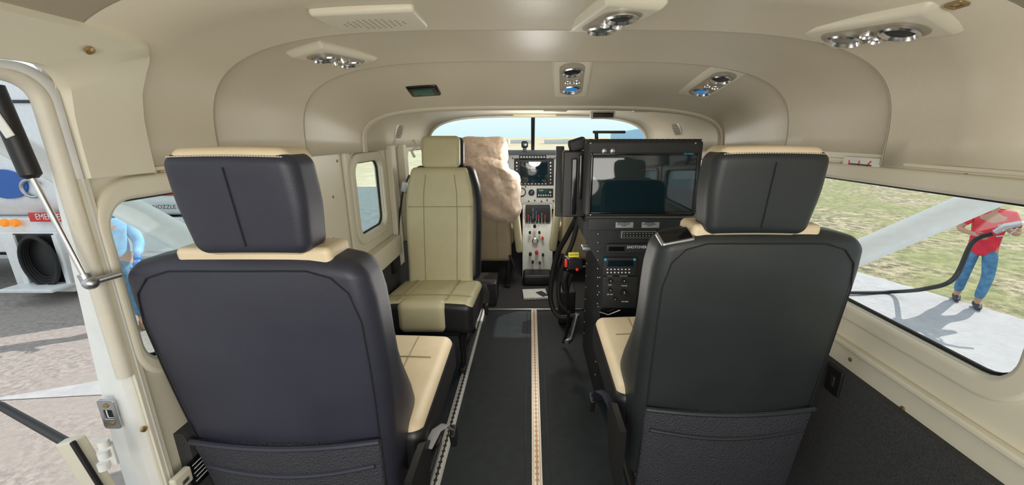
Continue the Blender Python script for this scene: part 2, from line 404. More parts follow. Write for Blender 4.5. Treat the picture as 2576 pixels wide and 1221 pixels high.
# ------------------------------------------------------------ door frame
fr=lpath(.665,.175,.045)
base=[(y,atS(s_,y,0).z) for y,s_ in fr]+[(.665,z) for z in (.9,.7,.5,.3,0)]
def xo(z): 
    t=max(0,min(1,(1.22-z)/.77)); return -.772-.078*t**.7
rows=[]
for q,dy in ((0,.0),(.25,-.014),(.5,-.010),(.6,.002),(.95,.006),(1,.016)):
    rows.append([Vector((-.742+(xo(z)+.742)*q,y+dy*(1 if y>.5 else 0),z+dy)) for (y,z) in base])
jamb=struct(MB().grid(rows).build('door_1_frame','white',ang=30),'white jamb of the open cargo door'); mod=jamb.modifiers.new('s','SOLIDIFY'); mod.thickness=.006; mod.offset=0
struct(MB().tube([Vector((-.756,y-.014,z-.014)) for (y,z) in base if z>.6],.0125,10).build('trim_16','pad'),'padded seal roll along the door opening')
bm_=MB().prism([(-.75,.66),(-.742,.655),(-.742,.672),(-.75,.678)],'z',0,1.05); struct(bm_.build('trim_17','panel'))
gs=thing('gas_strut','black gas strut with silver rod holding the open cargo door','strut',P(225,712,Y=.625))
A=P(222,712,Y=.622); Bm=P(78,440,Y=.622); C_=P(-20,215,Y=.622)
MB().cyl(Bm,C_,.0125).tube([Bm,Bm+(A-Bm)*.03],[.0125,.007],20).build('cylinder','black',gs,world=True)
MB().cyl(A,Bm,.0042,seg=14).build('rod','chrome',gs,world=True)
b=MB().sphere(A+Vector((.004,0,0)),.011); b.cyl(A,A+(Bm-A)*.09,.008,seg=14); b.cyl(A,A+Vector((.02,.035,.004)),.006,seg=12); b.build('ball_joint','steel',gs,world=True)
MB().rbox(tuple(Bm+(C_-Bm)*.62+Vector((.004,-.0125,0))),(.014,.003,.05),.001,rot=(.0,-.36,0)).build('label_sticker','paper',gs,world=True)
lp=thing('latch_plate','silver door latch plate with brass screws low on the door jamb','latch',P(278,1042,Y=.64))
c0=P(276,1042,Y=.645)
me=plate([rr(-.016,.016,-.032,.032,.006),rr(-.008,.008,-.010,.010,.002)],.004,.001)
MB().add_mesh(me,lambda v:c0+Vector((v.x,v.z,v.y))).build('plate','steel',lp,world=True)
for dz in (-.02,.02): MB().cyl(c0+Vector((0,0,dz)),c0+Vector((0,-.004,dz)),.0045,seg=12).build('screw','brass',lp,world=True)
MB().rbox(tuple(c0+Vector((0,.006,0))),(.018,.004,.022),.001).build('strike','black',lp,world=True)
tag(MB().tube([P(0,1020,Y=.80)+Vector((-.35,0,.1)),P(0,1020,Y=.77),P(200,1132,Y=.60)],.008,10).build('support_cable','black'),'dark support cable running outside the door opening above the pavement','cable')
ld=thing('lower_door','folded edge of the lower door with white hinge at lower left','door',P(230,1180,Y=.62))
MB().rbox(tuple(P(235,1200,Y=.60)),(.040,.02,.17),.004,rot=(0,-.22,0)).build('panel_edge','panel',ld,world=True)
MB().rbox(tuple(P(228,1185,Y=.585)),(.006,.008,.13),.002,rot=(0,-.22,0)).build('rubber_seal','rubber',ld,world=True)
b=MB()
for i in range(3):
    q=P(258,1108+i*28,Y=.58); b.cyl(q,q+Vector((0,0,-.014)),.008,seg=16)
b.rbox(tuple(P(272,1140,Y=.59)),(.025,.006,.05),.002); b.build('hinge','white',ld,world=True)
# ------------------------------------------------------------ floor
struct(MB().rbox((.05,.63,-.02),(1.62,3.7,.04),.002).build('floor','floor'),'dark ribbed rubber cabin floor')
struct(MB().rbox((.05,2.98,.002),(1.5,1.10,.012),.004).build('floor_cockpit','carpet'))
struct(MB().rbox((.0,2.425,.006),(.68,.012,.014),.003).build('trim_18','steel'))
def rail(x,y0,y1,m,label,w=.026):
    b=MB().rbox((0,0,.003),(w,y1-y0,.008),.002); b.rbox((-w/2-.002,0,.002),(.006,y1-y0,.006),.001); b.rbox((w/2+.002,0,.002),(.006,y1-y0,.006),.001)
    o=b.build('seat_track',m); o.location=(x,(y0+y1)/2,0); return tag(o,label,'rail','seat tracks in the cabin floor')
rail(.022,.3,2.42,'railc','cream seat track running down the middle of the aisle')
rail(-.318,.3,2.42,'rails','silver perforated seat track along the left edge of the aisle')
rail(-.575,.3,2.42,'rails','silver seat track nearest the left wall under the cream seat')
rail(.36,.3,1.48,'rails','silver seat track under the right rear seat')
struct(MB().rbox((-.02,1.4,.0005),(.004,2.0,.003),.001).build('trim_19','black')); struct(MB().rbox((.066,1.4,.0005),(.004,2.0,.003),.001).build('trim_20','black'))
# ------------------------------------------------------------ near seats
def sm(a,b_,x):
    t=max(0,min(1,(x-a)/(b_-a))); return t*t*(3-2*t)
def near_seat(name,label,loc,leather,w=.43,belt=1,rz=0,lift=0,pocket=0,hx=0,hw=.235,taper=.09,lean_k=.13,hz=0,flare=.12):
    t=thing(name,label,'seat',loc,rz,'rear pair of forward facing cabin seats')
    lean=lambda v: v.y-(v.z-.6)*lean_k
    def f(v):
        k=1-.035*sm(.78,.90,v.z)-taper*sm(.70,.25,v.z)
        y=lean(v)
        if v.y<.05: y-= .018*(1-(v.x/(w/2))**2)*sm(.92,.8,v.z)
        if v.y>.06 : y+=flare*sm(.70,.40,v.z)*sm(.06,.11,v.y)
        return (v.x*k,y,v.z-.022*max(0,(abs(v.x)/(w/2)-.5)/.5)**1.5*sm(.78,.9,v.z)+lift*sm(.4,.85,v.z))
    MB().rbox((0,.055,.545),(w,.11,.71),.034,5,12,f).build('backrest',leather,t)
    g=lambda v:(v.x+hx*.6,lean(v),v.z+lift)
    MB().rbox((0,.052,.5625),(.275,.085,.70),.012,4,6,g).build('backrest_front','beige',t)
    b=MB()
    xs=w/2-.024
    pts=[(-xs,-.003,.22+.05*i) for i in range(12)]+[(-xs+.010,-.003,.835),(-xs+.035,-.003,.866)]+[(-xs+.035+(2*xs-.07)*i/8,-.003,.874) for i in range(1,8)]+[(xs-.035,-.003,.866),(xs-.010,-.003,.835)]+[(xs,-.003,.77-.05*i) for i in range(12)]
    b.tube(pts,.0016,6,fn=lambda v:(f(v)[0],f(v)[1]+.0018,f(v)[2])); b.build('seam','seam',t)
    b=MB().rbox((0,-.004,.315+pocket),(w-.040,.018,.28),.006,2,12,f); b.build('seat_pocket','mesh',t)
    b=MB().tube([(-(w/2-.020)+(w-.040)*i/16,-.014,.457+pocket-.006*math.sin(PI*i/16)) for i in range(17)],.0065,8,fn=f)
    b.build('pocket_hem',leather,t)
    b=MB().tube([(-(w/2-.035)+(w-.07)*i/16,-.014,.392+pocket-.018*math.sin(PI*i/16)) for i in range(17)],.006,8,fn=f); b.build('elastic_edge',leather,t)
    hf=lambda v:(v.x*(1-.06*sm(1.02,.92,v.z)+.03*math.sin((v.z-.92)*PI/.17))+hx,lean(v)-.007*(1-(v.x/.13)**2)*(1 if v.y<.04 else 0),v.z+hz+.004*(1-(v.x/.13)**2))
    hr_=MB().rbox((0,.030,.999),(hw,.080,.172),.022,4,8,hf).build('headrest',leather,t)
    MB().rbox((0,.040,1.001),(hw-.020,.084,.184),.018,4,8,hf).build('headrest_cover','beige',hr_)
    MB().tube([(0,-.0112,.930+.011*i) for i in range(13)],.0013,6,fn=hf).build('seam','seam',hr_)
    b=MB()
    n_=42
    for i in range(n_):
        x=-(hw/2-.016)+(hw-.032)*i/(n_-1); b.rbox((x,-.0040,1.0795),(.0032,.0018,.0014),.0003,1,1,hf)
    b.build('stitching','thread',hr_)
    for x in (-.05,.05): MB().cyl((x+hx,.0,.84),(x+hx,-.005,.95),.007).build('headrest_post','black',t)
    cf=lambda v:(v.x,v.y,v.z+.04*(v.y-.3)+.008*math.cos(v.x*6))
    MB().rbox((0,.35,.355),(w+.05,.46,.13),.035,4,6,cf).build('cushion_base','blackl',t)
    MB().rbox((0,.35,.395),(w+.035,.44,.075),.03,4,6,cf).build('cushion','beige',t)
    b=MB()
    for x in (-.13,.13): b.tube([(x,.15+.03*i,.433) for i in range(14)],.0018,6,fn=cf)
    b.tube([(-.2+.04*i,.42,.434) for i in range(11)],.0018,6,fn=cf); b.build('cushion_seam','seamc',t)
    MB().rbox((0,.30,.24),(w-.06,.38,.11),.015).build('seat_pan','black',t)
    for x in (-.17,.17):
        MB().tube([(x,.12,.22),(x,.10,.03)],.014,10).build('leg','black',t); MB().tube([(x,.46,.22),(x,.50,.03)],.014,10).build('leg','black',t)
        MB().rbox((x,.30,.02),(.03,.5,.03),.006).build('foot_rail','black',t)
    s_=belt
    bx=s_*(w/2+.030)
    MB().prism([(.0,.20),(.10,.22),(.16,.36),(.10,.40),(-.01,.40)],'x',bx-.012,bx+.004).build('side_bracket','black',t)
    bl=MB().tube([(bx,.13,.36),(bx+s_*.012,.18,.37),(bx+s_*.026,.22,.355),(bx+s_*.034,.25,.315)],.013,8,flat=.15).build('seat_belt','webbing' if s_>0 else 'navy',t)
    MB().rbox((bx+s_*.038,.265,.28),(.018,.040,.055),.006,3,1,rot=(.3,0,0)).build('buckle','black',bl)
    return t
sl=near_seat('forward_facing_seat','charcoal leather cabin seat beside the open door, left rear seat seen from behind',(-.516,.700,0),'leather',.452,1,0,.016,.040,hx=.040,hw=.208,hz=.006)
sr=near_seat('forward_facing_seat','charcoal leather cabin seat beside the grass side window, right rear seat seen from behind',(.500,.850,0),'leather2',.466,-1,0,.025,hx=-.030,hw=.225,taper=.02,hz=.004,flare=.15)
ph=thing('phone','black phone with silver rim lying on left shoulder of right rear seat','phone',(.318,.855,.912))
ph.matrix_basis=Matrix.Translation((.310,.828,.909))@Euler((.50,-.16,.12)).to_matrix().to_4x4()
MB().rbox((0,0,0),(.074,.042,.012),.006,3).build('case','steel',ph); MB().rbox((0,0,.0055),(.065,.034,.004),.0015,2).build('screen','blackg',ph)
tag(MB().rbox((-.70,.93,.885),(.11,.10,.05),.022,4,4,lambda v:(v.x,v.y,v.z+.008*math.sin(v.x*60))).build('folded_harness','black'),'black folded harness on the window ledge beside left rear seat','harness')
# ------------------------------------------------------------ aft facing seat
def aft_seat(loc):
    t=thing('aft_facing_seat','pale cream seat with black sides facing backward on the left','seat',loc)
    w=.395
    def f(v):
        k=1-.16*sm(.80,.95,v.z)-.04*sm(.7,.4,v.z); return (v.x*k,v.y+(v.z-.4)*.20,v.z)
    MB().rbox((.012,.065,.655),(w,.11,.61),.04,4,8,f).build('backrest_shell','blackl',t)
    bf=MB().rbox((-.008,.008,.640),(w-.035,.06,.63),.026,4,8,f).build('backrest','olive',t)
    b=MB()
    for x in (-.088,.088): b.tube([(x,-.022,.36+.04*i) for i in range(15)],.0022,6,fn=f)
    b.tube([(-.17+.034*i,-.022,.755) for i in range(11)],.0022,6,fn=f); b.build('seam','seamc',bf)
    hf=lambda v:(v.x,v.y+(v.z-.4)*.20,v.z)
    h=MB().rbox((0,.02,1.035),(.205,.07,.165),.028,4,5,hf).build('headrest','olive',t)
    MB().rbox((.012,.055,1.03),(.212,.07,.16),.028,4,5,hf).build('headrest_back','blackl',h)
    for x in (-.04,.04): MB().cyl((x,.17,.90),(x,.175,.98),.006).build('headrest_post','black',t)
    D=-.050
    cf=lambda v:(v.x,v.y,v.z+D-.10*(v.y+.2)-.012*(abs(v.x)/.22)**3)
    MB().rbox((0,-.19,.355),(.435,.42,.155),.035,4,6,cf).build('cushion_base','blackl',t)
    c=MB().rbox((0,-.19,.408),(.43,.40,.06),.028,4,6,cf).build('cushion','olive',t)
    MB().rbox((-.01,-.20,.36),(.225,.425,.155),.036,4,6,lambda v:(cf(v)[0],cf(v)[1],cf(v)[2]+.0015)).build('cushion_center','olive',c)
    b=MB()
    b.tube([(-.122,-.38+.03*i,.441) for i in range(13)],.002,6,fn=cf); b.tube([(.10,-.38+.03*i,.441) for i in range(13)],.002,6,fn=cf); b.tube([(-.20+.04*i,-.30,.441) for i in range(11)],.002,6,fn=cf); b.build('seam','seamc',c)
    MB().rbox((0,-.18,.225),(.30,.34,.03),.01).build('seat_pan','black',t)
    for x in (-.11,.15):
        for y0,y1 in ((-.33,-.30),(.0,.05)): MB().tube([(x,y0,.22),(x,(y0+y1)/2,.14),(x,y1,.02)],[.016,.012,.012],10).build('leg','black',t)
        MB().rbox((x,-.13,.018),(.028,.42,.03),.006).build('foot_rail','black',t)
        MB().tube([(x,-.31,.12),(x,.03,.20)],.008,8).build('brace','black',t)
    for sx in (-1,1):
        bl=MB().tube([(sx*.215,.02,.33),(sx*.235,-.02,.30),(sx*.24,-.06,.25)],.018,8,flat=.15).build('seat_belt','rubber',t)
        MB().rbox((sx*.242,-.075,.225),(.02,.035,.06),.005).build('buckle','black',bl)
    return t
aft_seat((-.478,2.03,0))
sb=thing('shoulder_belt','black shoulder belt with silver buckle hanging beside the cream seat','belt',P(1010,480,Y=2.15))
MB().tube([P(1030,440,Y=2.16),P(1014,475,Y=2.14),P(1003,560,Y=2.13),P(1000,640,Y=2.10),P(998,720,Y=2.06)],.022,8,flat=.12).build('webbing','black',sb,world=True)
MB().rbox(tuple(P(1018,470,Y=2.13)),(.04,.02,.06),.006,rot=(0,.3,0)).build('buckle','steel',sb,world=True)
pb=MB(); pbox(pb,962,625,992,690,1.95,.02,.004); tag(pb.build('belt_reel','black'),'black belt fitting on sidewall left of the cream seat','fitting')
# ------------------------------------------------------------ pilot seats
def fuzz(v,a=.006):
    n_=mnoise.noise(v*14)+.40*mnoise.noise(v*45); return v+Vector((n_,mnoise.noise(v*14+Vector((9,3,1)))+.4*mnoise.noise(v*60),n_*.6))*a
def pilot_seat(loc,label,sx,wool=True):
    t=thing('pilot_seat',label,'seat',loc,0,'pair of pilot seats')
    f=lambda v:(v.x*(1-.12*sm(.75,.95,v.z)),v.y-(v.z-.5)*.10,v.z)
    MB().rbox((0,.0,.46),(.40,.10,.52),.04,3,6,f).build('backrest','tan',t)
    MB().tube([(sx*.10,-.055,.22+.03*i) for i in range(16)],.0025,6,fn=f).build('seam','seamc',t)
    if wool:
        g=lambda v:fuzz(Vector((v.x*(1-.26*sm(.82,.97,v.z)),v.y-(v.z-.5)*.10,v.z-.06*math.sin(v.x*9*sx)*sm(.74,.60,v.z)-.03*(abs(v.x)/.2)**2*sm(.85,.95,v.z))),.011)
        MB().rbox((.028,.0,.775),(.490,.18,.44),.080,8,26,g).build('sheepskin_cover','wool',t,ang=180)
        MB().rbox((.015,-.03,1.01),(.345,.15,.20),.062,8,18,lambda v:fuzz(v,.009)).build('headrest','wool',t,ang=180)
    else:
        MB().rbox((0,-.03,.99),(.26,.10,.16),.04,4,4).build('headrest','tan',t)
    MB().rbox((0,.26,.38),(.44,.46,.13),.04,3,3).build('cushion','tan',t)
    MB().rbox((sx*.245,.02,.45),(.055,.11,.36),.022,4,3,rot=(.10,-.10*sx,0)).build('armrest','olive',t)
    MB().rbox((0,.2,.27),(.36,.40,.06),.01).build('seat_pan','black',t)
    for x in (-.17,.17):
        for y in (.02,.40): MB().tube([(x,y,.26),(x,y-.02,.02)],.016,8).build('leg','black',t)
        MB().rbox((x,.2,.02),(.04,.5,.03),.005).build('foot_rail','black',t)
    MB().tube([(sx*.19,-.03,.26),(sx*.22,-.05,.18),(sx*.2,-.06,.10),(sx*.16,-.05,.05)],.012,8).build('adjuster_lever','black',t)
    return t
pilot_seat((-.345,2.86,0),'pilot seat with fluffy sheepskin cover behind the cream seat',1,True)
pilot_seat((.43,2.90,0),'copilot seat in tan leather mostly hidden behind the equipment rack',-1,False)
b=MB(); b.rbox((-.33,2.58,.09),(.20,.22,.17),.01); t=tag(b.build('storage_box','blackl'),'black box on floor behind the pilot seat','box')
MB().rbox((-.35,2.468,.13),(.06,.006,.03),.002).build('latch','steel',t,world=True)
bk=thing('spiral_book','white spiral bound checklist lying on the cockpit floor','book',(.03,2.66,.01),.08)
MB().rbox((0,0,.008),(.17,.17,.014),.002).build('pages','paper',bk)
b=MB()
for i in range(10): b.tube([(-.075+.0165*i+.004*math.cos(a),-.085,.010+.008*math.sin(a)) for a in [k*PI/4 for k in range(8)]],.0012,5,closed=True)
b.build('spiral','black',bk)
MB().rbox((.05,-.02,.0175),(.05,.09,.004),.001,rot=(0,0,.5)).build('bookmark','ink',bk)
tag(MB().rbox((.05,2.92,.05),(.22,.16,.09),.02,3).build('kit_bag','black'),'black bag on floor at foot of the center pedestal','bag')
# ------------------------------------------------------------ instrument panel
IY=3.42
ip_=thing('instrument_panel','grey instrument panel with displays and round gauges below the windshield','panel',(.05,IY,.5))
b=MB().prism([(-.68,.50),(.78,.50),(.78,.93),(.70,.960),(-.60,.960),(-.68,.93)],'y',IY,IY+.03); b.build('face','grey',ip_,world=True)
def disp(px0,py0,px1,py1):
    b=MB(); pbox(b,px0-14,py0-8,px1+16,py1+6,IY,.02,.004,out=.012); d=b.build('display','rack',ip_,world=True)
    b=MB(); pbox(b,px0,py0,px1,py1,IY,.006,.001,out=.016); b.build('screen','screen',d,world=True)
    for px in (px0-8,px1+8):
        b=MB()
        for i in range(7):
            q=P(px,py0+3+i*8.5,Y=IY-.012); b.cyl(q,q+Vector((0,-.008,0)),.006,seg=10)
        b.build('knob_column','steel',d,world=True)
    b=MB()
    for i in range(8):
        q=P(px0+4+i*(px1-px0-8)/7,py1+2.5,Y=IY-.014); b.rbox(tuple(q),(.014,.006,.008),.001)
    b.build('softkey_row','steel',d,world=True)
disp(1308,406,1377,460); disp(1190,406,1259,460); disp(1426,406,1495,460)
def gauge(px,py,r):
    q=P(px,py,Y=IY); g=MB().lathe([(r,0),(r,-.012),(r*.85,-.015),(r*.8,-.008)],q,'y',24).build('gauge','black',ip_,world=True)
    MB().lathe([(r*.78,-.0085),(r*.78,-.009)],q,'y',20).build('dial','paper' if r>.035 else 'ink',g,world=True)
    MB().rbox(tuple(q+Vector((.003,-.0105,.006))),(.002,.001,r*.9),.0004,rot=(0,.6,0)).build('needle','lettering' if r<=.035 else 'ink',g,world=True)
gauge(1312,483,.038); gauge(1337,484,.026); gauge(1408,484,.030); gauge(1284,486,.028)
b=MB(); pbox(b,1350,474,1391,496,IY,.02,.003,out=.014); rd=b.build('radio','black',ip_,world=True)
b=MB(); pbox(b,1354,477,1378,486,IY,.004,.001,out=.016); b.build('screen','teal',rd,world=True)
b=MB()
for i in range(6): pbox(b,1353+i*6,489,1357+i*6,493,IY,.004,.001,out=.017)
b.build('button_row','steel',rd,world=True)
b=MB(); q=P(1384,483,Y=IY-.015); b.cyl(q,q+Vector((0,-.012,0)),.010,seg=12); b.build('knob','steel',rd,world=True)
b=MB(); pbox(b,1306,390,1374,402,IY,.02,.003,out=.012); ap=b.build('audio_panel','rack',ip_,world=True)
b=MB()
for i in range(9): pbox(b,1309+i*7.2,392,1313.5+i*7.2,397,IY,.004,.001,out=.015)
b.build('button_row','grey',ap,world=True)
for px,py in ((1290,398),(1384,398),(1396,398),(1290,470),(1300,503),(1330,506),(1345,504),(1362,506),(1376,503),(1392,505),(1288,505),(1400,502),(1322,470),(1402,468)):
    q=P(px,py,Y=IY); MB().cyl(q,q+Vector((0,-.014,0)),.007,.005,seg=10).build('knob','black',ip_,world=True)
gsd=tag(MB().prism([(3.18,.970),(3.22,.988),(3.52,.998),(3.52,.962)],'x',-.68,.78).build('glareshield','rubber'),'black glareshield running above the instrument panel','panel')
cp=thing('compass','small black compass standing on the glareshield','compass',P(1320,377,Y=3.35))
MB().rbox(tuple(P(1320,363,Y=3.35)),(.055,.05,.055),.015,3).build('housing','black',cp,world=True); MB().rbox(tuple(P(1320,377,Y=3.35)),(.03,.03,.04),.004).build('mount','black',cp,world=True)
MB().rbox(tuple(P(1320,363,Y=3.322)),(.035,.006,.022),.002).build('window','teal',cp,world=True)
tp=P(1341,283,Y=3.26); bp_=Vector((tp.x+.0,3.60,1.0))
wpost=struct(MB().tube([tp+Vector((0,0,.01)),tp,bp_],.016,10).build('trim_21','black'),'black center post of windshield')
rows=[]
for q in [i/6 for i in range(7)]:
    row=[]
    for i in range(25):
        x=-.69+1.48*i/24; u=(x-.05)/.74; yb=3.62-.62*abs(u)**3; yt=3.27-.38*abs(u)**2.5; zt_=1.262-.10*abs(u)**4
        row.append(Vector((x,yt*(1-q)+yb*q,zt_*(1-q)+.99*q)))
    rows.append(row)
struct(MB().grid(rows).build('window_8','glass',recalc=False),'windshield')
pd=thing('center_pedestal','grey center pedestal with colored engine levers between the pilot seats','pedestal',(.05,3.2,0))
MB().prism([(3.02,0),(3.41,0),(3.41,.56),(3.28,.56),(3.13,.40),(3.06,.26)],'x',-.065,.175).build('body','grey',pd,world=True)
b=MB(); pbox(b,1322,520,1384,560,3.14,.10,.004); b.build('quadrant','rack',pd,world=True)
for px,py,m in ((1322,548,'red'),(1329,545,'red'),(1335,548,'bluep'),(1341,528,'steel'),(1349,534,'bluep'),(1355,545,'red'),(1363,540,'steel'),(1371,545,'red'),(1347,552,'black')):
    q=P(px,py,Y=3.08); a=P(px,py+22,Y=3.14); l=MB().cyl(a,q,.003,seg=8).build('lever','chrome',pd,world=True); MB().rbox(tuple(q),(.010,.014,.026),.005,3).build('knob',m,l,world=True)
for px,py,m,r in ((1345,570,'black',.012),(1333,586,'black',.010),(1357,586,'black',.010),(1346,605,'chrome',.024),(1365,600,'red',.010),(1334,640,'black',.012),(1350,636,'red',.014),(1366,642,'black',.010),(1340,660,'black',.01),(1358,662,'black',.009)):
    q=P(px,py,Y=3.05 if py<630 else 3.01); MB().lathe([(r,.03),(r,-.008),(r*.7,-.014)],q,'y',14).build('switch',m,pd,world=True)
def cbox(name,px0,py0,px1,py1,Y,depth,m,label,cat,sub=None):
    b=MB(); pbox(b,px0,py0,px1,py1,Y,depth,.006,3); o=tag(b.build(name,m),label,cat)
    if sub:
        b=MB(); pbox(b,px0+sub[0],py0+sub[1],px1-sub[0],py1-sub[2],Y,.012,.003,out=.005); b.build(sub[3],sub[4],o,world=True)
    return o
cbox('ceiling_switch_box',1487,279,1548,298,2.2,.06,'panel','cream box with black face hanging from cockpit ceiling above the monitor','box',(5,4,3,'cover','black'))
cbox('overhead_air_outlet',1368,266,1428,280,1.86,.05,'panel','small cream air outlet at center top of the forward arch','air vent',(16,3,3,'nozzles','chrome'))
cbox('overhead_air_outlet',1596,270,1640,281,1.9,.05,'panel','small cream air outlet right of center on the forward arch','air vent',(10,3,3,'nozzles','chrome'))
cbox('sun_visor',1290,284,1400,293,3.1,.03,'olive','pale green folded sun visor at top center of windshield','visor')
def ceil_frame(px,py,rz=0):
    c,N=ceil_hit(px,py); L=Vector((1,0,0)) if abs(N.x)<.8 else Vector((0,1,0)); L=(L-N*L.dot(N)).normalized(); W=N.cross(L); R=Matrix.Rotation(rz,4,'Z')
    return Matrix((( L.x,W.x,N.x,c.x),(L.y,W.y,N.y,c.y),(L.z,W.z,N.z,c.z),(0,0,0,1)))@R
for i,(px,py,sd) in enumerate(((1000,330,-1),(1707,325,1))):
    t=thing('speaker_grille','round cream speaker grille on upper %s cockpit wall'%('left' if sd<0 else 'right'),'speaker',group='round cockpit speakers',mat4=ceil_frame(px,py))
    MB().lathe([(.064,0),(.064,.010),(.056,.013),(.054,.009)],(0,0,0),'z',28).build('ring','panel',t)
    MB().lathe([(.054,.007),(.054,.010)],(0,0,0),'z',28).build('grille','shade',t)
    b=MB()
    for i in range(-4,5):
        for j in range(-4,5):
            if i*i+j*j<18: b.lathe([(.0032,.0098),(.0032,.0106)],(i*.011,j*.011,0),'z',6)
    b.build('perforations','ink',t)
b=MB().tube([P(1040,352,Y=2.3),P(1050,370,Y=2.28),P(1035,380,Y=2.24),P(1043,395,Y=2.25)],.008,8); tag(b.build('coat_hook','panel'),'cream bracket on the left cockpit door post','bracket')
# ------------------------------------------------------------ overhead consoles
def overhead(pA,pB,w,label,lens,name='overhead_console',ext=1.0):
    A,na=ceil_hit(*pA); B_,nb=ceil_hit(*pB); c,nc=ceil_hit((pA[0]+pB[0])/2,(pA[1]+pB[1])/2)
    c=(A+B_)/2*.35+c*.65
    L=(B_-A); ln=L.length*ext; N=nc; L=(L-N*L.dot(N)).normalized(); W=N.cross(L)
    M4=Matrix((( L.x,W.x,N.x,c.x),(L.y,W.y,N.y,c.y),(L.z,W.z,N.z,c.z),(0,0,0,1)))
    t=thing(name,label,'air vent',mat4=M4,group='ceiling air and light units')
    tp=lambda v:(v.x*(1-max(0,v.z)*6),v.y*(1-max(0,v.z)*9),v.z)
    MB().rbox((0,0,.0),(ln,w,.024),.009,4,3,tp).build('bezel','panel',t)
    r=w*.25
    me=plate([rr(-ln*.39,ln*.39,-w*.31,w*.31,w*.30,8)],.002,.0006)
    MB().add_mesh(me,lambda v:(v.x,v.y,v.z+.0125)).build('recess_shade','shade',t)  # flat plate; the shade of a recess is put into its darker colour
    for i,(x,y,rr_) in enumerate(((-ln*.21,0,r),(ln*.21,0,r),(0.0,w*.13,r*.40),(0,-w*.10,r*.34))):
        o=MB().lathe([(rr_,.010),(rr_*1.04,.019),(rr_*.92,.022),(rr_*.80,.017),(rr_*.74,.014)],(x,y,0),'z',28).build('outlet_ring','chrome',t)
        MB().lathe([(rr_*.76,.0145),(rr_*.70,.017),(rr_*.35,.0185)],(x,y,0),'z',24).build('lens',lens[min(i,2)],o)
    return t
overhead((1441,140),(1435,241),.135,'cream ceiling unit with chrome air outlet and blue lens at ceiling center',('black','blue','black'))
overhead((1850,165),(1735,240),.125,'cream angled ceiling unit with chrome air outlet and blue lens on the right',('black','blue','black'))
overhead((1600,0),(1480,74),.13,'cream ceiling unit at top edge, nearest to center, with two chrome outlets',('black','teal','black'))
overhead((2375,42),(2040,95),.125,'largest cream ceiling unit with two chrome outlets at upper right',('black','steel','black'))
overhead((765,121),(920,154),.11,'cream ceiling unit with green lens on the upper left curve of ceiling',('teal','steel','black'))
t=thing('ceiling_speaker','flat cream perforated speaker panel on ceiling at upper left','speaker',mat4=ceil_frame(942,45,.0))
MB().rbox((0,0,.001),(.20,.145,.02),.008,3,1).build('panel','panel',t)
b=MB()
for i in range(11):
    for j in range(6):
        if (i-5)**2/30+(j-2.5)**2/8<1: b.lathe([(.0028,.0108),(.0028,.0116)],(-.06+.012*i,-.028+.0115*j,0),'z',8)
b.build('perforations','seamc',t)
t=thing('cabin_light','small black framed ceiling light with green lens left of center','light',mat4=ceil_frame(1066,226))
MB().rbox((0,0,.0),(.115,.085,.02),.009,3,1).build('frame','blackg',t); MB().rbox((0,0,.009),(.075,.05,.006),.002).build('lens','teal',t)
t=thing('ceiling_latch','small brass fitting on ceiling at top right','fitting',mat4=ceil_frame(2407,12)); MB().add_mesh(plate([rr(-.010,.010,-.014,.014,.004),rr(-.006,.006,-.008,.008,.002)],.004,.001)).build('ring','brass',t)
t=thing('placard','white placard with red markings on the right wall above window','placard',P(2166,413,X=RX))
a=P(2124,398,X=RX-.004); b2=P(2210,428,X=RX-.004)
MB().rbox(((a.x),(a.y+b2.y)/2,(a.z+b2.z)/2),(.006,abs(a.y-b2.y),.034),.003,3).build('plate','paper',t,world=True)
for px,py in ((2135,411),(2160,413),(2185,412)):
    q=P(px,py,X=RX-.008); MB().rbox(tuple(q),(.001,.003,.018),.0004,rot=(.7 if px>2180 else 0,0,0)).build('red_mark','red',t,world=True)
q=P(2163,414,X=RX-.008); MB().rbox(tuple(q),(.001,.07,.003),.0004).build('black_line','ink',t,world=True)
t=thing('wall_vent','small black vent plate low on the right sidewall beside seat','vent',P(2098,958,X=RX-.03))
q=P(2098,958,X=RX-.032); MB().rbox(tuple(q),(.008,.05,.075),.004,3).build('plate','black',t,world=True); MB().rbox(tuple(q+Vector((-.004,0,0))),(.006,.014,.03),.002).build('slot','rack',t,world=True)
t=thing('instruction_placard','small black instruction placard with pale lettering on lower left sidewall','placard',P(502,1178,X=LX+.03))
q=P(502,1178,X=LX+.031); MB().rbox(tuple(q),(.004,.055,.066),.003).build('plate','blackg',t,world=True)
for i in range(5): MB().rbox(tuple(q+Vector((.003,0,.022-.010*i))),(.001,.034-.006*(i%2),.0014),.0003).build('text_line','lettering',t,world=True)
t=thing('wall_socket','small pale socket box at bottom of the lower left sidewall','socket',P(456,1205,X=LX+.03))
q=P(456,1208,X=LX+.033); MB().rbox(tuple(q),(.014,.04,.035),.004,3).build('box','panel',t,world=True); MB().rbox(tuple(q+Vector((.008,0,-.002))),(.004,.015,.008),.001).build('slot','steel',t,world=True)
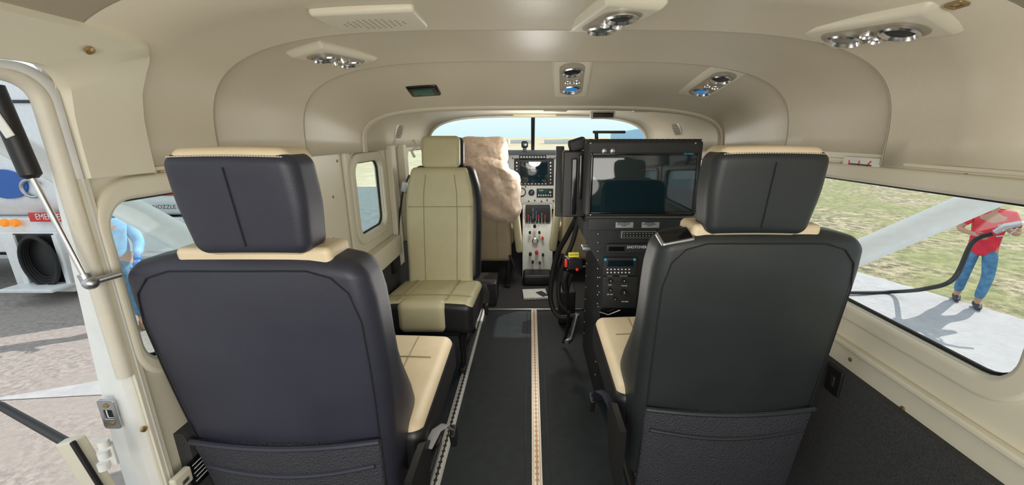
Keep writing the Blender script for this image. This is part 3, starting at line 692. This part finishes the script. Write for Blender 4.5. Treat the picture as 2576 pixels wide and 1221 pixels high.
# ------------------------------------------------------------ equipment rack
RY=1.50
rk=thing('equipment_rack','black equipment rack with control panels standing behind right rear seat','rack',(.5,1.7,0))
b=MB()
fl=[(.205,.80),(.205,.74),(.285,.60),(.285,.0)]
def rackbody():
    v=b.bm.verts.new
    def ring(y,x1): return [v((x,y,z)) for x,z in fl]+[v((x1,y,0)),v((x1,y,.80))]
    A=ring(RY,.76); B2=ring(RY+.46,.76); n_=len(A)
    for i in range(n_): b.bm.faces.new((A[i],A[(i+1)%n_],B2[(i+1)%n_],B2[i]))
    b.bm.faces.new(A[::-1]); b.bm.faces.new(B2)
rackbody(); b.build('cabinet','rack',rk,world=True)
b=MB(); pbox(b,1480,548,1748,578,RY,.01,.003,out=.012); lbp=b.build('label_panel','rack',rk,world=True)
for px,l1,l2 in ((1569,'REMOVE CONNECTOR','BEFORE MOVING RACK'),(1634,'MAXIMUM LOAD','SEE AIRCRAFT MANUAL')):
    b=MB(); pbox(b,px-22,557,px+22,571,RY,.002,.0005,out=.014); o=b.build('label_plate','plate',lbp,world=True)
    for k,s_ in enumerate((l1,l2,'CAUTION')):
        txt(s_,P(px,560+k*4.0,Y=RY-.0155),.0060,'ink',o,sx=.75)
def rpanel(name,px0,py0,px1,py1,out=.014,m='rack'):
    b=MB(); pbox(b,px0,py0,px1,py1,RY,.01,.002,out=out); return b.build(name,m,rk,world=True)
o=rpanel('audio_controller',1558,577,1650,598)
b=MB(); pbox(b,1561,579,1647,596,RY,.004,.001,out=.017); b.build('outline','plate',o,world=True); b=MB(); pbox(b,1562.5,580,1645.5,595,RY,.004,.001,out=.018); b.build('face','black',o,world=True)
b=MB()
for i in range(10):
    for j in range(2): pbox(b,1566+i*7.8,583+j*6.5,1569+i*7.8,585+j*6.5,RY,.003,.0006,out=.020)
b.build('buttons','plate',o,world=True)
o=rpanel('keyboard_drawer',1524,611,1740,633,.02); txt('SHOTOVER',P(1602,622,Y=RY-.0215),.015,'lettering',o)
b=MB(); pbox(b,1528,617,1568,628,RY,.004,.001,out=.022); b.build('latch','blackg',o,world=True)
o=rpanel('keypad_unit',1516,645,1598,690,.02)
b=MB(); pbox(b,1526,651,1590,667,RY,.003,.001,out=.022); b.build('display','screen',o,world=True)
b=MB()
for i in range(7):
    for j in range(2): pbox(b,1524+i*9,672+j*8,1527.5+i*9,674.5+j*8,RY,.004,.0006,out=.023)
b.build('buttons','lettering',o,world=True)
for px in (1518,1590):
    b=MB(); pbox(b,px,646,px+6,652,RY,.004,.001,out=.022); b.build('indicator','cyan',o,world=True)
o=rpanel('switch_unit',1514,692,1600,770,.018)
for px,py,r in ((1534,705,.009),(1568,705,.009),(1534,728,.008),(1568,735,.013),(1545,750,.006)):
    q=P(px,py,Y=RY-.018); k=MB().lathe([(r,0),(r,-.012),(r*.8,-.018)],q,'y',16).build('knob','black',o,world=True); MB().rbox(tuple(q+Vector((0,-.0185,r*.4))),(.0015,.001,r*.8),.0003).build('pointer','lettering',k,world=True)
for px,py,s_ in ((1568,694,'PORT/STBD'),(1534,694,'POWER'),(1534,717,'LAMP'),(1570,719,'VOLUME'),(1534,741,'OFF  ON'),(1572,759,'MIC LEVEL')):
    txt(s_,P(px,py,Y=RY-.0188),.0060,'lettering',o)
b=MB(); pbox(b,1506,775,1740,905,RY,.006,.002,out=.006); b.build('bay_shade','blackg',rk,world=True)  # flat black sheet standing in for the shade inside the niche
rv=[P(1505-.2*i,588+i*22,Y=RY-.002) for i in range(9)]+[Vector((.284,yy,.10+.065*i)) for i in range(8) for yy in (RY+.04,RY+.42)]
r0=MB().sphere((0,0,0),.0035,8).build('rivet','steel',rk)
for i,q in enumerate(rv):
    o=r0 if i==0 else r0.copy()
    if i: COL.objects.link(o)
    o.location=wm(rk).inverted()@q
MB().tube([P(1508,785,Y=1.485),P(1530,792,Y=1.48),P(1560,780,Y=1.48)],.003,6).build('wire','steel',rk,world=True)
# monitor
mo=thing('monitor','black rack monitor with wide dark screen on top of the equipment rack','monitor',(.43,RY-.04,.81))
b=MB(); pbox(b,1474,351,1763,546,RY-.05,.10,.016,4); b.build('housing','rack',mo,world=True)
b=MB(); pbox(b,1490,390,1746,533,RY-.05,.006,.001,out=.003); b.build('screen','screen',mo,world=True)
b=MB()
for (x0,y0,x1,y1) in ((1484,385,1752,390),(1484,533,1752,538),(1484,385,1490,538),(1746,385,1752,538)): pbox(b,x0,y0,x1,y1,RY-.05,.008,.002,out=.006)
b.build('bezel_lip','blackg',mo,world=True)
for px in (1519,1540):
    q=P(px,379,Y=RY-.05); MB().lathe([(.009,.0),(.009,-.008),(.006,-.010)],q,'y',16).build('knob','steel',mo,world=True)
txt('EURO AVIONICS',P(1733,387,Y=RY-.058),.0085,'cyan',mo,sx=.55)
for px,py in ((1486,360),(1750,360),(1486,540),(1750,540)): MB().sphere(P(px,py,Y=RY-.05),.004,10).build('screw','steel',mo,world=True)
b=MB()
for i in range(22): b.rbox((.20+.0195*i,RY+.0,P(1600,352,Y=RY).z+.002),(.010,.06,.004),.001)
b.build('top_vents','black',mo,world=True)
su=thing('side_display_unit','folded black side display box mounted left of the monitor','monitor',P(1445,545,Y=1.56))
b=MB(); pbox(b,1416,380,1476,546,1.58,.10,.006,3); b.build('housing','black',su,world=True)
b=MB(); pbox(b,1436,398,1450,538,1.58,.03,.004,3,out=.02); b.build('heat_sink','blackg',su,world=True)
b=MB(); pbox(b,1455,388,1470,500,1.58,.03,.004,3,out=.015); b.build('heat_sink','blackg',su,world=True)
b=MB(); pbox(b,1398,368,1418,545,1.72,.03,.004,3); b.build('folded_screen','rack',su,world=True)
MB().rbox(tuple(P(1452,364,Y=1.62)),(.07,.05,.05),.012,3,rot=(0,-.3,0)).build('pivot','rack',su,world=True)
t=thing('camera_arm','short black horizontal arm on a stalk above the monitor','arm',P(1502,350,Y=1.58))
MB().tube([P(1501,352,Y=1.58),P(1500,334,Y=1.58)],.007,10).build('stalk','black',t,world=True); MB().rbox(tuple(P(1532,332,Y=1.58)),(.125,.02,.010),.004,3).build('bar','black',t,world=True)
for i,(pts,r,l) in enumerate((
  ([(1450,548,1.75),(1428,590,1.85),(1402,640,1.92),(1388,700,1.94),(1386,760,1.94),(1408,797,1.92),(1450,794,1.90)],.013,'thick black cable looping down left of rack, outermost loop'),
  ([(1455,550,1.72),(1440,610,1.76),(1420,660,1.78),(1406,715,1.80),(1408,760,1.80),(1432,785,1.80)],.011,'thick black cable looping down just inside the outermost loop'),
  ([(1438,692,1.66),(1430,720,1.70),(1425,760,1.76),(1430,800,1.84),(1424,842,1.94),(1416,862,1.96)],.008,'thin black cord hanging below the yellow labelled controller'))):
    tag(MB().tube(spline([P(a,b_,Y=y) for a,b_,y in pts],6),r,10).build('cable','rubber'),l,'cable','cables beside the rack')
hp=[P(1452,790+8*i,Y=1.76)+Vector((-.004*i,0,0)) for i in range(9)]+[P(1425,862,Y=1.74)]
tag(MB().tube(hp,[.015 if i%2 else .012 for i in range(len(hp))],12).build('corrugated_hose','steel'),'grey corrugated hose end beside rack near the floor','hose')
hc=thing('hand_controller','black hand controller with yellow label and red button beside rack','controller',P(1440,690,Y=1.7))
MB().rbox(tuple(P(1442,660,Y=1.70)),(.07,.07,.05),.008,3,rot=(0,0,.2)).build('body','black',hc,world=True)
MB().rbox(tuple(P(1443,641,Y=1.68)),(.046,.012,.022),.002,rot=(-.4,0,.1)).build('label','yellow',hc,world=True)
txt('CAUTION',P(1443,641,Y=1.669)+Vector((0,-.002,0)),.009,'ink',hc,rot=(PI/2-.4,0,.1))
q=P(1424,662,Y=1.66); MB().rbox(tuple(q),(.014,.022,.036),.006,3).build('red_lever','red',hc,world=True)
MB().tube([P(1424,685,Y=1.68),P(1418,705,Y=1.68),P(1423,730,Y=1.70)],.015,10).build('grip','black',hc,world=True)
MB().sphere(P(1452,678,Y=1.665),.008,10).build('red_button','red',hc,world=True)
MB().rbox((.258,1.76,.62),(.05,.05,.02),.004).build('bracket','steel',hc,world=True)
tag(MB().rbox((.22,2.30,.11),(.10,.16,.21),.01,3).build('battery_box','black'),'black box on the floor behind rack cables','box')
# ------------------------------------------------------------ exterior
GZ=-1.25
def gplane(name,poly,z,m,kind='structure',label=None):
    b=MB(); b.bm.faces.new([b.bm.verts.new((x,y,z)) for x,y in poly]); bmesh.ops.recalc_face_normals(b.bm,faces=b.bm.faces)
    if b.bm.faces[:][0].normal.z<0: bmesh.ops.reverse_faces(b.bm,faces=b.bm.faces[:])
    o=b.build(name,m,recalc=False); o['kind']=kind
    if label: o['label']=label
    return o
gplane('ground_pavement',[(-60,-40),(1.5,-40),(1.5,7.5),(-60,7.5)],GZ,'asphalt',label='pinkish grey pavement outside the door')
gplane('ground_apron',[(-200,7.5),(5.6,7.5),(2,19),(-200,19)],GZ,'apron')
gplane('ground_concrete',[(1.5,-40),(9.5,-3),(5.6,7.5),(1.5,7.5)],GZ,'concrete',label='concrete strip outside the right window')
g=gplane('grass',[(9.5,-3),(60,-20),(60,30),(0,30),(2,19),(5.6,7.5)],GZ+.0,'grass','stuff'); tag(g,'patchy dry grass field beyond the concrete strip','grass',kind='stuff')
g=gplane('dry_field',[(-400,19),(2,19),(0,30),(400,30),(400,500),(-400,500)],GZ,'sand')
gplane('painted_marking',[(-5.1,3.15),(-3.6,3.75),(-3.5,3.3)],GZ+.006,'concrete')
tag(MB().prism([(16.5,GZ),(27,GZ),(27,GZ+3.0),(22,GZ+3.9),(16.5,GZ+3.0)],'y',75,85).build('hangar','hangar'),'distant blue hangar seen through windshield above the monitor','building')
for i,(x,h_,w_) in enumerate(((-22,1.1,16),(4,1.0,12),(-6,.9,7))):
    tag(MB().prism([(x,GZ),(x+w_,GZ),(x+w_,GZ+h_*1.2),(x+w_*.5,GZ+h_*1.35),(x,GZ+h_*1.2)],'y',110+i*6,116+i*6).build('airport_building','far'),['long low pale building on horizon left','low pale building on horizon right of the windshield post','small pale building on horizon beside the windshield post'][i],'building','far buildings on the horizon')
for sd,nm in ((-1,'left'),(1,'right')):
    t=thing('wing','white %s wing with support strut seen outside the %s windows'%(nm,nm),'wing',(CX+sd*.9,2.0,1.5),0,'wings')
    prof=[(1.25,1.56),(1.6,1.50),(2.3,1.47),(2.85,1.52),(2.95,1.58),(2.85,1.66),(2.3,1.70),(1.6,1.63)]
    MB().prism(prof,'x',CX+sd*.5,CX+sd*8).build('wing_panel','wingm',t,world=True)
    MB().prism([(1.05,1.535),(1.24,1.535),(1.24,1.575)],'x',CX+sd*1.0,CX+sd*5).build('flap','wingm',t,world=True)
    if sd>0: a=Vector((1.0,2.2,.02)); e=Vector((4.0,2.22,1.50))
    else: a=Vector((-.93,2.2,-.14)); e=Vector((-3.50,2.25,1.50))
    b=MB()
    dirn=(e-a).normalized(); up=Vector((0,1,0)).cross(dirn).normalized()
    rings=[]
    for q in (a,e):
        rings.append([b.bm.verts.new(q+Vector((0,1,0))*(.10*math.cos(k*PI/8))+up*(.056*math.sin(k*PI/8))) for k in range(16)])
    for k in range(16): b.bm.faces.new((rings[0][k],rings[0][(k+1)%16],rings[1][(k+1)%16],rings[1][k]))
    b.bm.faces.new(rings[0][::-1]); b.bm.faces.new(rings[1]); b.build('wing_strut','wingm',t,world=True)
# ------------------------------------------------------------ fuel truck
TY=5.6
tk=thing('fuel_truck','white fuel truck with blue oval and red stripe parked outside the left door','truck',(-7.5,TY+1,GZ))
MB().rbox((-7.4,TY+1.2,1.05),(7.2,2.4,2.2),.35,5,4).build('tank','tankw',tk,world=True)
b=MB().rbox((-8.1,TY+1.2,-.30),(6.0,2.3,.52),.03); b.build('lower_body','tankw',tk,world=True)
MB().rbox((-5.0,TY+1.1,-.35),(2.6,2.0,.62),.05).build('cab_base','tankw',tk,world=True)
MB().rbox((-7.4,TY+1.3,-.72),(7.0,1.0,.22),.03).build('chassis','rack',tk,world=True)
def tb(name,px0,py0,px1,py1,m,out,depth=.03,parent=tk,r=.01):
    b=MB(); pbox(b,px0,py0,px1,py1,TY,depth,r,3,out=out); return b.build(name,m,parent,world=True)
q=P(16,463,Y=TY-.01)
b=MB().lathe([(.30,.02),(.30,-.02)],(0,0,0),'y',40)
for v in b.bm.verts: v.co=Vector((v.co.x*1.0,v.co.y,v.co.z*.68))+q
b.build('blue_oval','bluep',tk,world=True)
q=P(80,474,Y=TY-.035); MB().tube([q+Vector((.14*math.cos(a),0,.12*math.sin(a))) for a in [.5+k*PI/8 for k in range(13)]],.024,8).build('logo_letter','steel',tk,world=True)
MB().rbox(tuple(P(30,255,Y=TY-.01)),(2.2,.03,.04),.01).build('tank_band','ink',tk,world=True)
tb('red_stripe',350,478,640,492,'red',.02)
s_=tb('emergency_sign',78,534,195,557,'red',.03); txt('EMERGENCY',P(138,546,Y=TY-.035),.120,'lettering',s_,sx=.82)
txt('NOZZLE IN PLACE',P(447,521,Y=TY-.01),.085,'ink',tk)
s_=tb('warning_sign',268,534,312,553,'yellow',.03); txt('PROHIBITED',P(288,540,Y=TY-.035),.065,'ink',s_,sx=.7)
b=MB()
for i in range(4): q=P(272+i*11,549,Y=TY-.034); b.rbox(tuple(q),(.03,.006,.05),.001,rot=(0,.6,0))
b.build('stripes','ink',s_,world=True)
for px in (15,42):
    q=P(px,560,Y=TY-.0); MB().lathe([(.06,0),(.06,-.03),(.045,-.05)],q,'y',20).build('marker_light','orange',tk,world=True)
b=MB(); pbox(b,22,585,165,735,TY-.05,.9,.02,2,out=.0); bay=b.build('reel_bay','white',tk,world=True)
b=MB(); pbox(b,52,588,152,718,TY-.06,.02,.01,2); b.build('bay_opening','black',bay,world=True)
c0=P(100,652,Y=TY-.12)
for k in range(4): MB().tube([c0+Vector(((.20+.018*k)*math.cos(a)+.02*k-.03,-.03*k+.05,(.30+.022*k)*math.sin(a)-.01*k)) for a in [j*PI/14 for j in range(28)]],.024,8,closed=True).build('hose_coil','rubber',bay,world=True)
MB().rbox(tuple(P(100,722,Y=TY-.2)),(.75,.35,.05),.01).build('tray','white',bay,world=True)
for p0,p1 in ((40,54),(148,160)):
    b=MB(); pbox(b,p0,592,p1,720,TY-.12,.03,.005); b.build('bay_post','white',bay,world=True)
for x in (-10,-4.2):
    w_=MB().lathe([(.28,-.14),(.46,-.14),(.50,-.10),(.50,.10),(.46,.14),(.28,.14)],(x,TY+.35,GZ+.50),'y',28).build('wheel','rubber',tk,world=True)
    MB().lathe([(.27,-.15),(.24,-.08),(.08,-.10)],(x,TY+.35,GZ+.50),'y',24).build('hub','steel',w_,world=True)
# ------------------------------------------------------------ people
def skin(b,V,E,R,sub=2):
    bm=bmesh.new(); ly=bm.verts.layers.skin.verify(); vs=[]
    for i,(p,r) in enumerate(zip(V,R)):
        v=bm.verts.new(p); v[ly].radius=(r,r) if not isinstance(r,tuple) else r; v[ly].use_root=(i==0); vs.append(v)
    for a,c_ in E: bm.edges.new((vs[a],vs[c_]))
    me=bpy.data.meshes.new('t'); bm.to_mesh(me); bm.free()
    ob=bpy.data.objects.new('tmp',me); COL.objects.link(ob); m1=ob.modifiers.new('a','SKIN'); m1.use_smooth_shade=True; m2=ob.modifiers.new('b','SUBSURF'); m2.levels=sub; m2.render_levels=sub
    dg=bpy.context.evaluated_depsgraph_get(); dg.update(); me2=bpy.data.meshes.new_from_object(ob.evaluated_get(dg)); bpy.data.objects.remove(ob)
    b.add_mesh(me2); bpy.data.meshes.remove(me2)
def hand(b,wr,d,n_,side):
    d=d.normalized(); n_=(n_-d*n_.dot(d)).normalized(); sd=d.cross(n_).normalized()
    if sd.dot(side)<0: sd=-sd
    b.tube([wr-d*.01,wr+d*.02,wr+d*.06,wr+d*.088],[.024,.034,.040,.034],10,flat=.55)
    for i in range(4):
        off=sd*(.027-.018*i); l=(.034,.038,.035,.028)[i]; p0=wr+d*.080+off
        b.tube([p0,p0+d*l+n_*.006,p0+d*(l*1.45)+n_*.028,p0+d*(l*1.2)+n_*.050],[.0095,.009,.008,.007],7)
    p0=wr+d*.035+sd*.030; b.tube([p0,p0+sd*.022+d*.026+n_*.010,p0+sd*.014+d*.050+n_*.026],[.012,.0105,.008],7)
def person(name,label,loc,rz,J,shirt,handm,shoem,headturn=0,sleeve=.75,sc=1.0,hem=.05):
    t=thing(name,label,'person',loc,rz); t.scale=(sc,sc,sc)
    V=[J['pel'],J['bel'],J['che'],J['nek'],J['hed']]; R=[(.15,.105),(.145,.105),(.165,.11),.055,.06]; E=[(0,1),(1,2),(2,3),(3,4)]
    def add(base,ks,rs):
        pr=base
        for k,r in zip(ks,rs): V.append(J[k]); R.append(r); E.append((pr,len(V)-1)); pr=len(V)-1
    for s_ in 'LR':
        add(2,['sh'+s_,'el'+s_,'wr'+s_],[.062,.044,.029]); add(0,['hi'+s_,'kn'+s_,'an'+s_,'to'+s_],[.088,.06,.042,.035])
    V=[Vector(v) for v in V]
    b=MB(); skin(b,V,E,R)
    hd=Vector(J['hed'])+Vector((0,-.01,.09))
    Rz=Matrix.Rotation(headturn,3,'Z')
    def hf(v):
        q=v-hd; k=1-.22*max(0,-q.z/.12); q=Vector((q.x*k,q.y*(1-.12*max(0,-q.z/.12)),q.z)); return hd+Rz@q
    b.sphere(hd,(.076,.097,.118),20,hf)
    b.tube([hd+Rz@Vector((0,-.094,.012)),hd+Rz@Vector((0,-.110,-.012)),hd+Rz@Vector((0,-.112,-.026)),hd+Rz@Vector((0,-.090,-.034))],[.007,.010,.013,.008],8)
    for sx in (-1,1): b.sphere(hd+Rz@Vector((sx*.078,.005,-.008)),(.010,.018,.030),10)
    if handm=='skin':
        for s_ in 'LR':
            w_=Vector(J['wr'+s_]); d=(w_-Vector(J['el'+s_])); hand(b,w_,d,Vector(J.get('pn'+s_,(0,0,-1))),Vector((0,-.3,1)))
    b.build('body','skin',t,ang=180)
    if handm!='skin':
        for s_ in 'LR':
            b=MB()
            w_=Vector(J['wr'+s_]); d=(w_-Vector(J['el'+s_])); b.cyl(w_-d.normalized()*.05,w_,.042,.036,14); hand(b,w_,d,Vector(J.get('pn'+s_,(0,0,-1))),Vector((0,-1,.3)))
            b.build('glove',handm,t,ang=180)
    for sx in (-1,1): MB().sphere(hd+Rz@Vector((sx*.030,-.086,.010)),(.013,.008,.007),10).build('eye','ink',t)
    MB().tube([hd+Rz@Vector((-.024,-.088,-.056)),hd+Rz@Vector((0,-.094,-.056)),hd+Rz@Vector((.024,-.088,-.056))],[.003,.006,.003],6).build('mouth','cotton',t)
    MB().sphere(hd+Rz@Vector((0,.022,.026)),(.084,.098,.110),20).build('hair','hair',t)
    pel=Vector(J['pel']); V=[pel+Vector((0,0,-hem)),Vector(J['bel']),Vector(J['che']),Vector(J['nek'])-Vector((0,0,.03))]; R=[(.175,.132),(.168,.126),(.185,.128),.068]; E=[(0,1),(1,2),(2,3)]
    for s_ in 'LR':
        a=Vector(J['sh'+s_]); e=Vector(J['el'+s_]); w_=Vector(J['wr'+s_])
        V.append(a); R.append(.082); E.append((2,len(V)-1))
        if sleeve<=1: V.append(a.lerp(e,sleeve)); R.append(.068); E.append((len(V)-2,len(V)-1))
        else:
            V.append(e); R.append(.062); E.append((len(V)-2,len(V)-1)); V.append(e.lerp(w_,.8)); R.append(.046); E.append((len(V)-2,len(V)-1))
    b=MB(); skin(b,V,E,R); b.build('shirt',shirt,t,ang=180)
    V=[pel+Vector((0,0,.03)),pel+Vector((0,0,-.03))]; R=[(.155,.115),(.150,.118)]; E=[(0,1)]
    for s_ in 'LR':
        pr=1
        for k,r in (('hi',.100),('kn',.072),('an',.060)): V.append(Vector(J[k+s_])+(Vector((0,0,.03)) if k=='an' else Vector())); R.append(r); E.append((pr,len(V)-1)); pr=len(V)-1
    b=MB(); skin(b,V,E,R); b.build('jeans','denim',t,ang=180)
    for s_ in 'LR':
        a=Vector(J['an'+s_]); o_=Vector(J['to'+s_]); d=(o_-a); d.z=0; d.normalize()
        b=MB().tube([Vector((a.x,a.y,.05))-d*.06,Vector((a.x,a.y,.055))-d*.03,Vector((a.x,a.y,.055))+d*.05,Vector((a.x,a.y,.042))+d*.14,Vector((a.x,a.y,.035))+d*.20],[.030,.048,.050,.042,.022],12); b.build('shoe',shoem,t)
    return t
J=dict(pel=(0,0,.93),bel=(0,-.01,1.07),che=(0,-.02,1.28),nek=(0,-.02,1.45),hed=(0,-.04,1.54),
 shL=(.19,-.02,1.40),elL=(.27,-.10,1.15),wrL=(.14,-.30,1.24),shR=(-.19,-.02,1.40),elR=(-.30,-.08,1.15),wrR=(-.14,-.30,1.12),pnL=(-1,0,0),pnR=(1,0,0),
 hiL=(.09,0,.87),knL=(.12,-.14,.50),anL=(.10,-.08,.10),toL=(.11,-.23,.04),hiR=(-.09,0,.87),knR=(-.10,.02,.48),anR=(-.10,.16,.10),toR=(-.10,.02,.04))
f1=P(2450,768,Z=GZ); PL=Vector((f1.x-.06,f1.y+.06,GZ)); sc1=.95
person('person','person in red shirt and blue jeans holding fuel nozzle outside right window',tuple(PL),-.75,J,'cotton','skin','dshoe',.3,.75,sc1,.17)
RzP=Matrix.Rotation(-.75,3,'Z')
def pw(v): return PL+RzP@(Vector(v)*sc1)
nz=thing('fuel_nozzle','silver fuel nozzle held up by the person in red','nozzle',pw((0,-.36,1.2)))
MB().tube([pw((.02,-.40,1.20)),pw((.10,-.42,1.30)),pw((.22,-.42,1.36))],[.035,.045,.035],12).build('body','steel',nz,world=True)
MB().tube([pw((.22,-.42,1.36)),pw((.36,-.40,1.36)),pw((.46,-.40,1.29))],[.026,.020,.018],10).build('spout','chrome',nz,world=True)
MB().tube([pw((.04,-.43,1.15)),pw((.14,-.46,1.19)),pw((.20,-.44,1.30))],.010,8).build('trigger','steel',nz,world=True)
hs=[pw((.0,-.41,1.18)),pw((-.16,-.42,1.02))]+[P(2400,700,Y=4.85),P(2330,726,Y=4.9)]
e=P(2250,734,Z=GZ+.05); hs+=[e,P(2150,736,Z=GZ+.04),P(2000,735,Z=GZ+.04)]
tag(MB().tube(spline(hs),.028,10).build('fuel_hose','rubber'),'black fuel hose drooping from nozzle to the concrete','hose')
J2=dict(pel=(0,0,.95),bel=(0,-.02,1.08),che=(0,-.06,1.27),nek=(0,-.09,1.43),hed=(0,-.13,1.50),
 shL=(.18,-.06,1.38),elL=(.25,-.06,1.10),wrL=(.20,-.22,.92),shR=(-.18,-.06,1.38),elR=(-.25,-.02,1.10),wrR=(-.22,-.16,.88),pnL=(-1,0,0),pnR=(1,0,0),
 hiL=(.09,0,.88),knL=(.11,-.10,.50),anL=(.10,-.02,.10),toL=(.11,-.18,.04),hiR=(-.09,0,.88),knR=(-.10,-.02,.48),anR=(-.11,.10,.10),toR=(-.11,-.06,.04))
f2=P(338,824,Z=GZ)
person('person','person in light blue shirt and blue gloves walking beside the fuel truck',(f2.x,f2.y,GZ),.75,J2,'shirtb','glove','shoe',0,1.5)
# ------------------------------------------------------------ world + lights
w=bpy.data.worlds.new('sky'); S.world=w; w.use_nodes=True; nt=w.node_tree; bg=nt.nodes['Background']
tc=nt.nodes.new('ShaderNodeTexCoord'); sp=nt.nodes.new('ShaderNodeSeparateXYZ'); nt.links.new(tc.outputs['Generated'],sp.inputs[0])
rp=nt.nodes.new('ShaderNodeValToRGB'); e=rp.color_ramp.elements; e[0].position=0; e[0].color=(.60,.80,.83,1); e[1].position=.55; e[1].color=(.74,.83,.90,1); x=e.new(.06); x.color=(.74,.86,.88,1)
nt.links.new(sp.outputs['Z'],rp.inputs['Fac']); nt.links.new(rp.outputs['Color'],bg.inputs['Color']); bg.inputs['Strength'].default_value=1.25
def lamp(kind,loc,energy,**k):
    l=bpy.data.lights.new(kind,kind); l.energy=energy
    for a,v in k.items(): setattr(l,a,v)
    o=bpy.data.objects.new(kind.lower()+'_lamp',l); COL.objects.link(o); o.location=loc; return o
sun=lamp('SUN',(5,5,8),4.6,angle=.01,color=(1,.94,.86)); sun.rotation_euler=Vector((-.68,-.36,-.64)).to_track_quat('-Z','Y').to_euler()
a=lamp('AREA',(.05,-.7,1.05),12,shape='RECTANGLE',size=1.2,size_y=.5,color=(1,.96,.89)); a.rotation_euler=Vector((0,1,-.12)).to_track_quat('-Z','Z').to_euler()  # added fill light behind the camera, no such fixture in the cabin
a=lamp('POINT',(.05,.0,.75),6,shadow_soft_size=.2,color=(1,.96,.89))  # added fill for the rear cabin, not a real fixture
a=lamp('POINT',(-.05,1.30,.70),4.5,shadow_soft_size=.22,color=(1,.96,.90))  # added fill for the middle of the cabin, no visible source
a=lamp('POINT',(.05,2.75,1.0),9.0,shadow_soft_size=.12,color=(1,.98,.95))  # added fill to brighten the cockpit and panel, no visible source
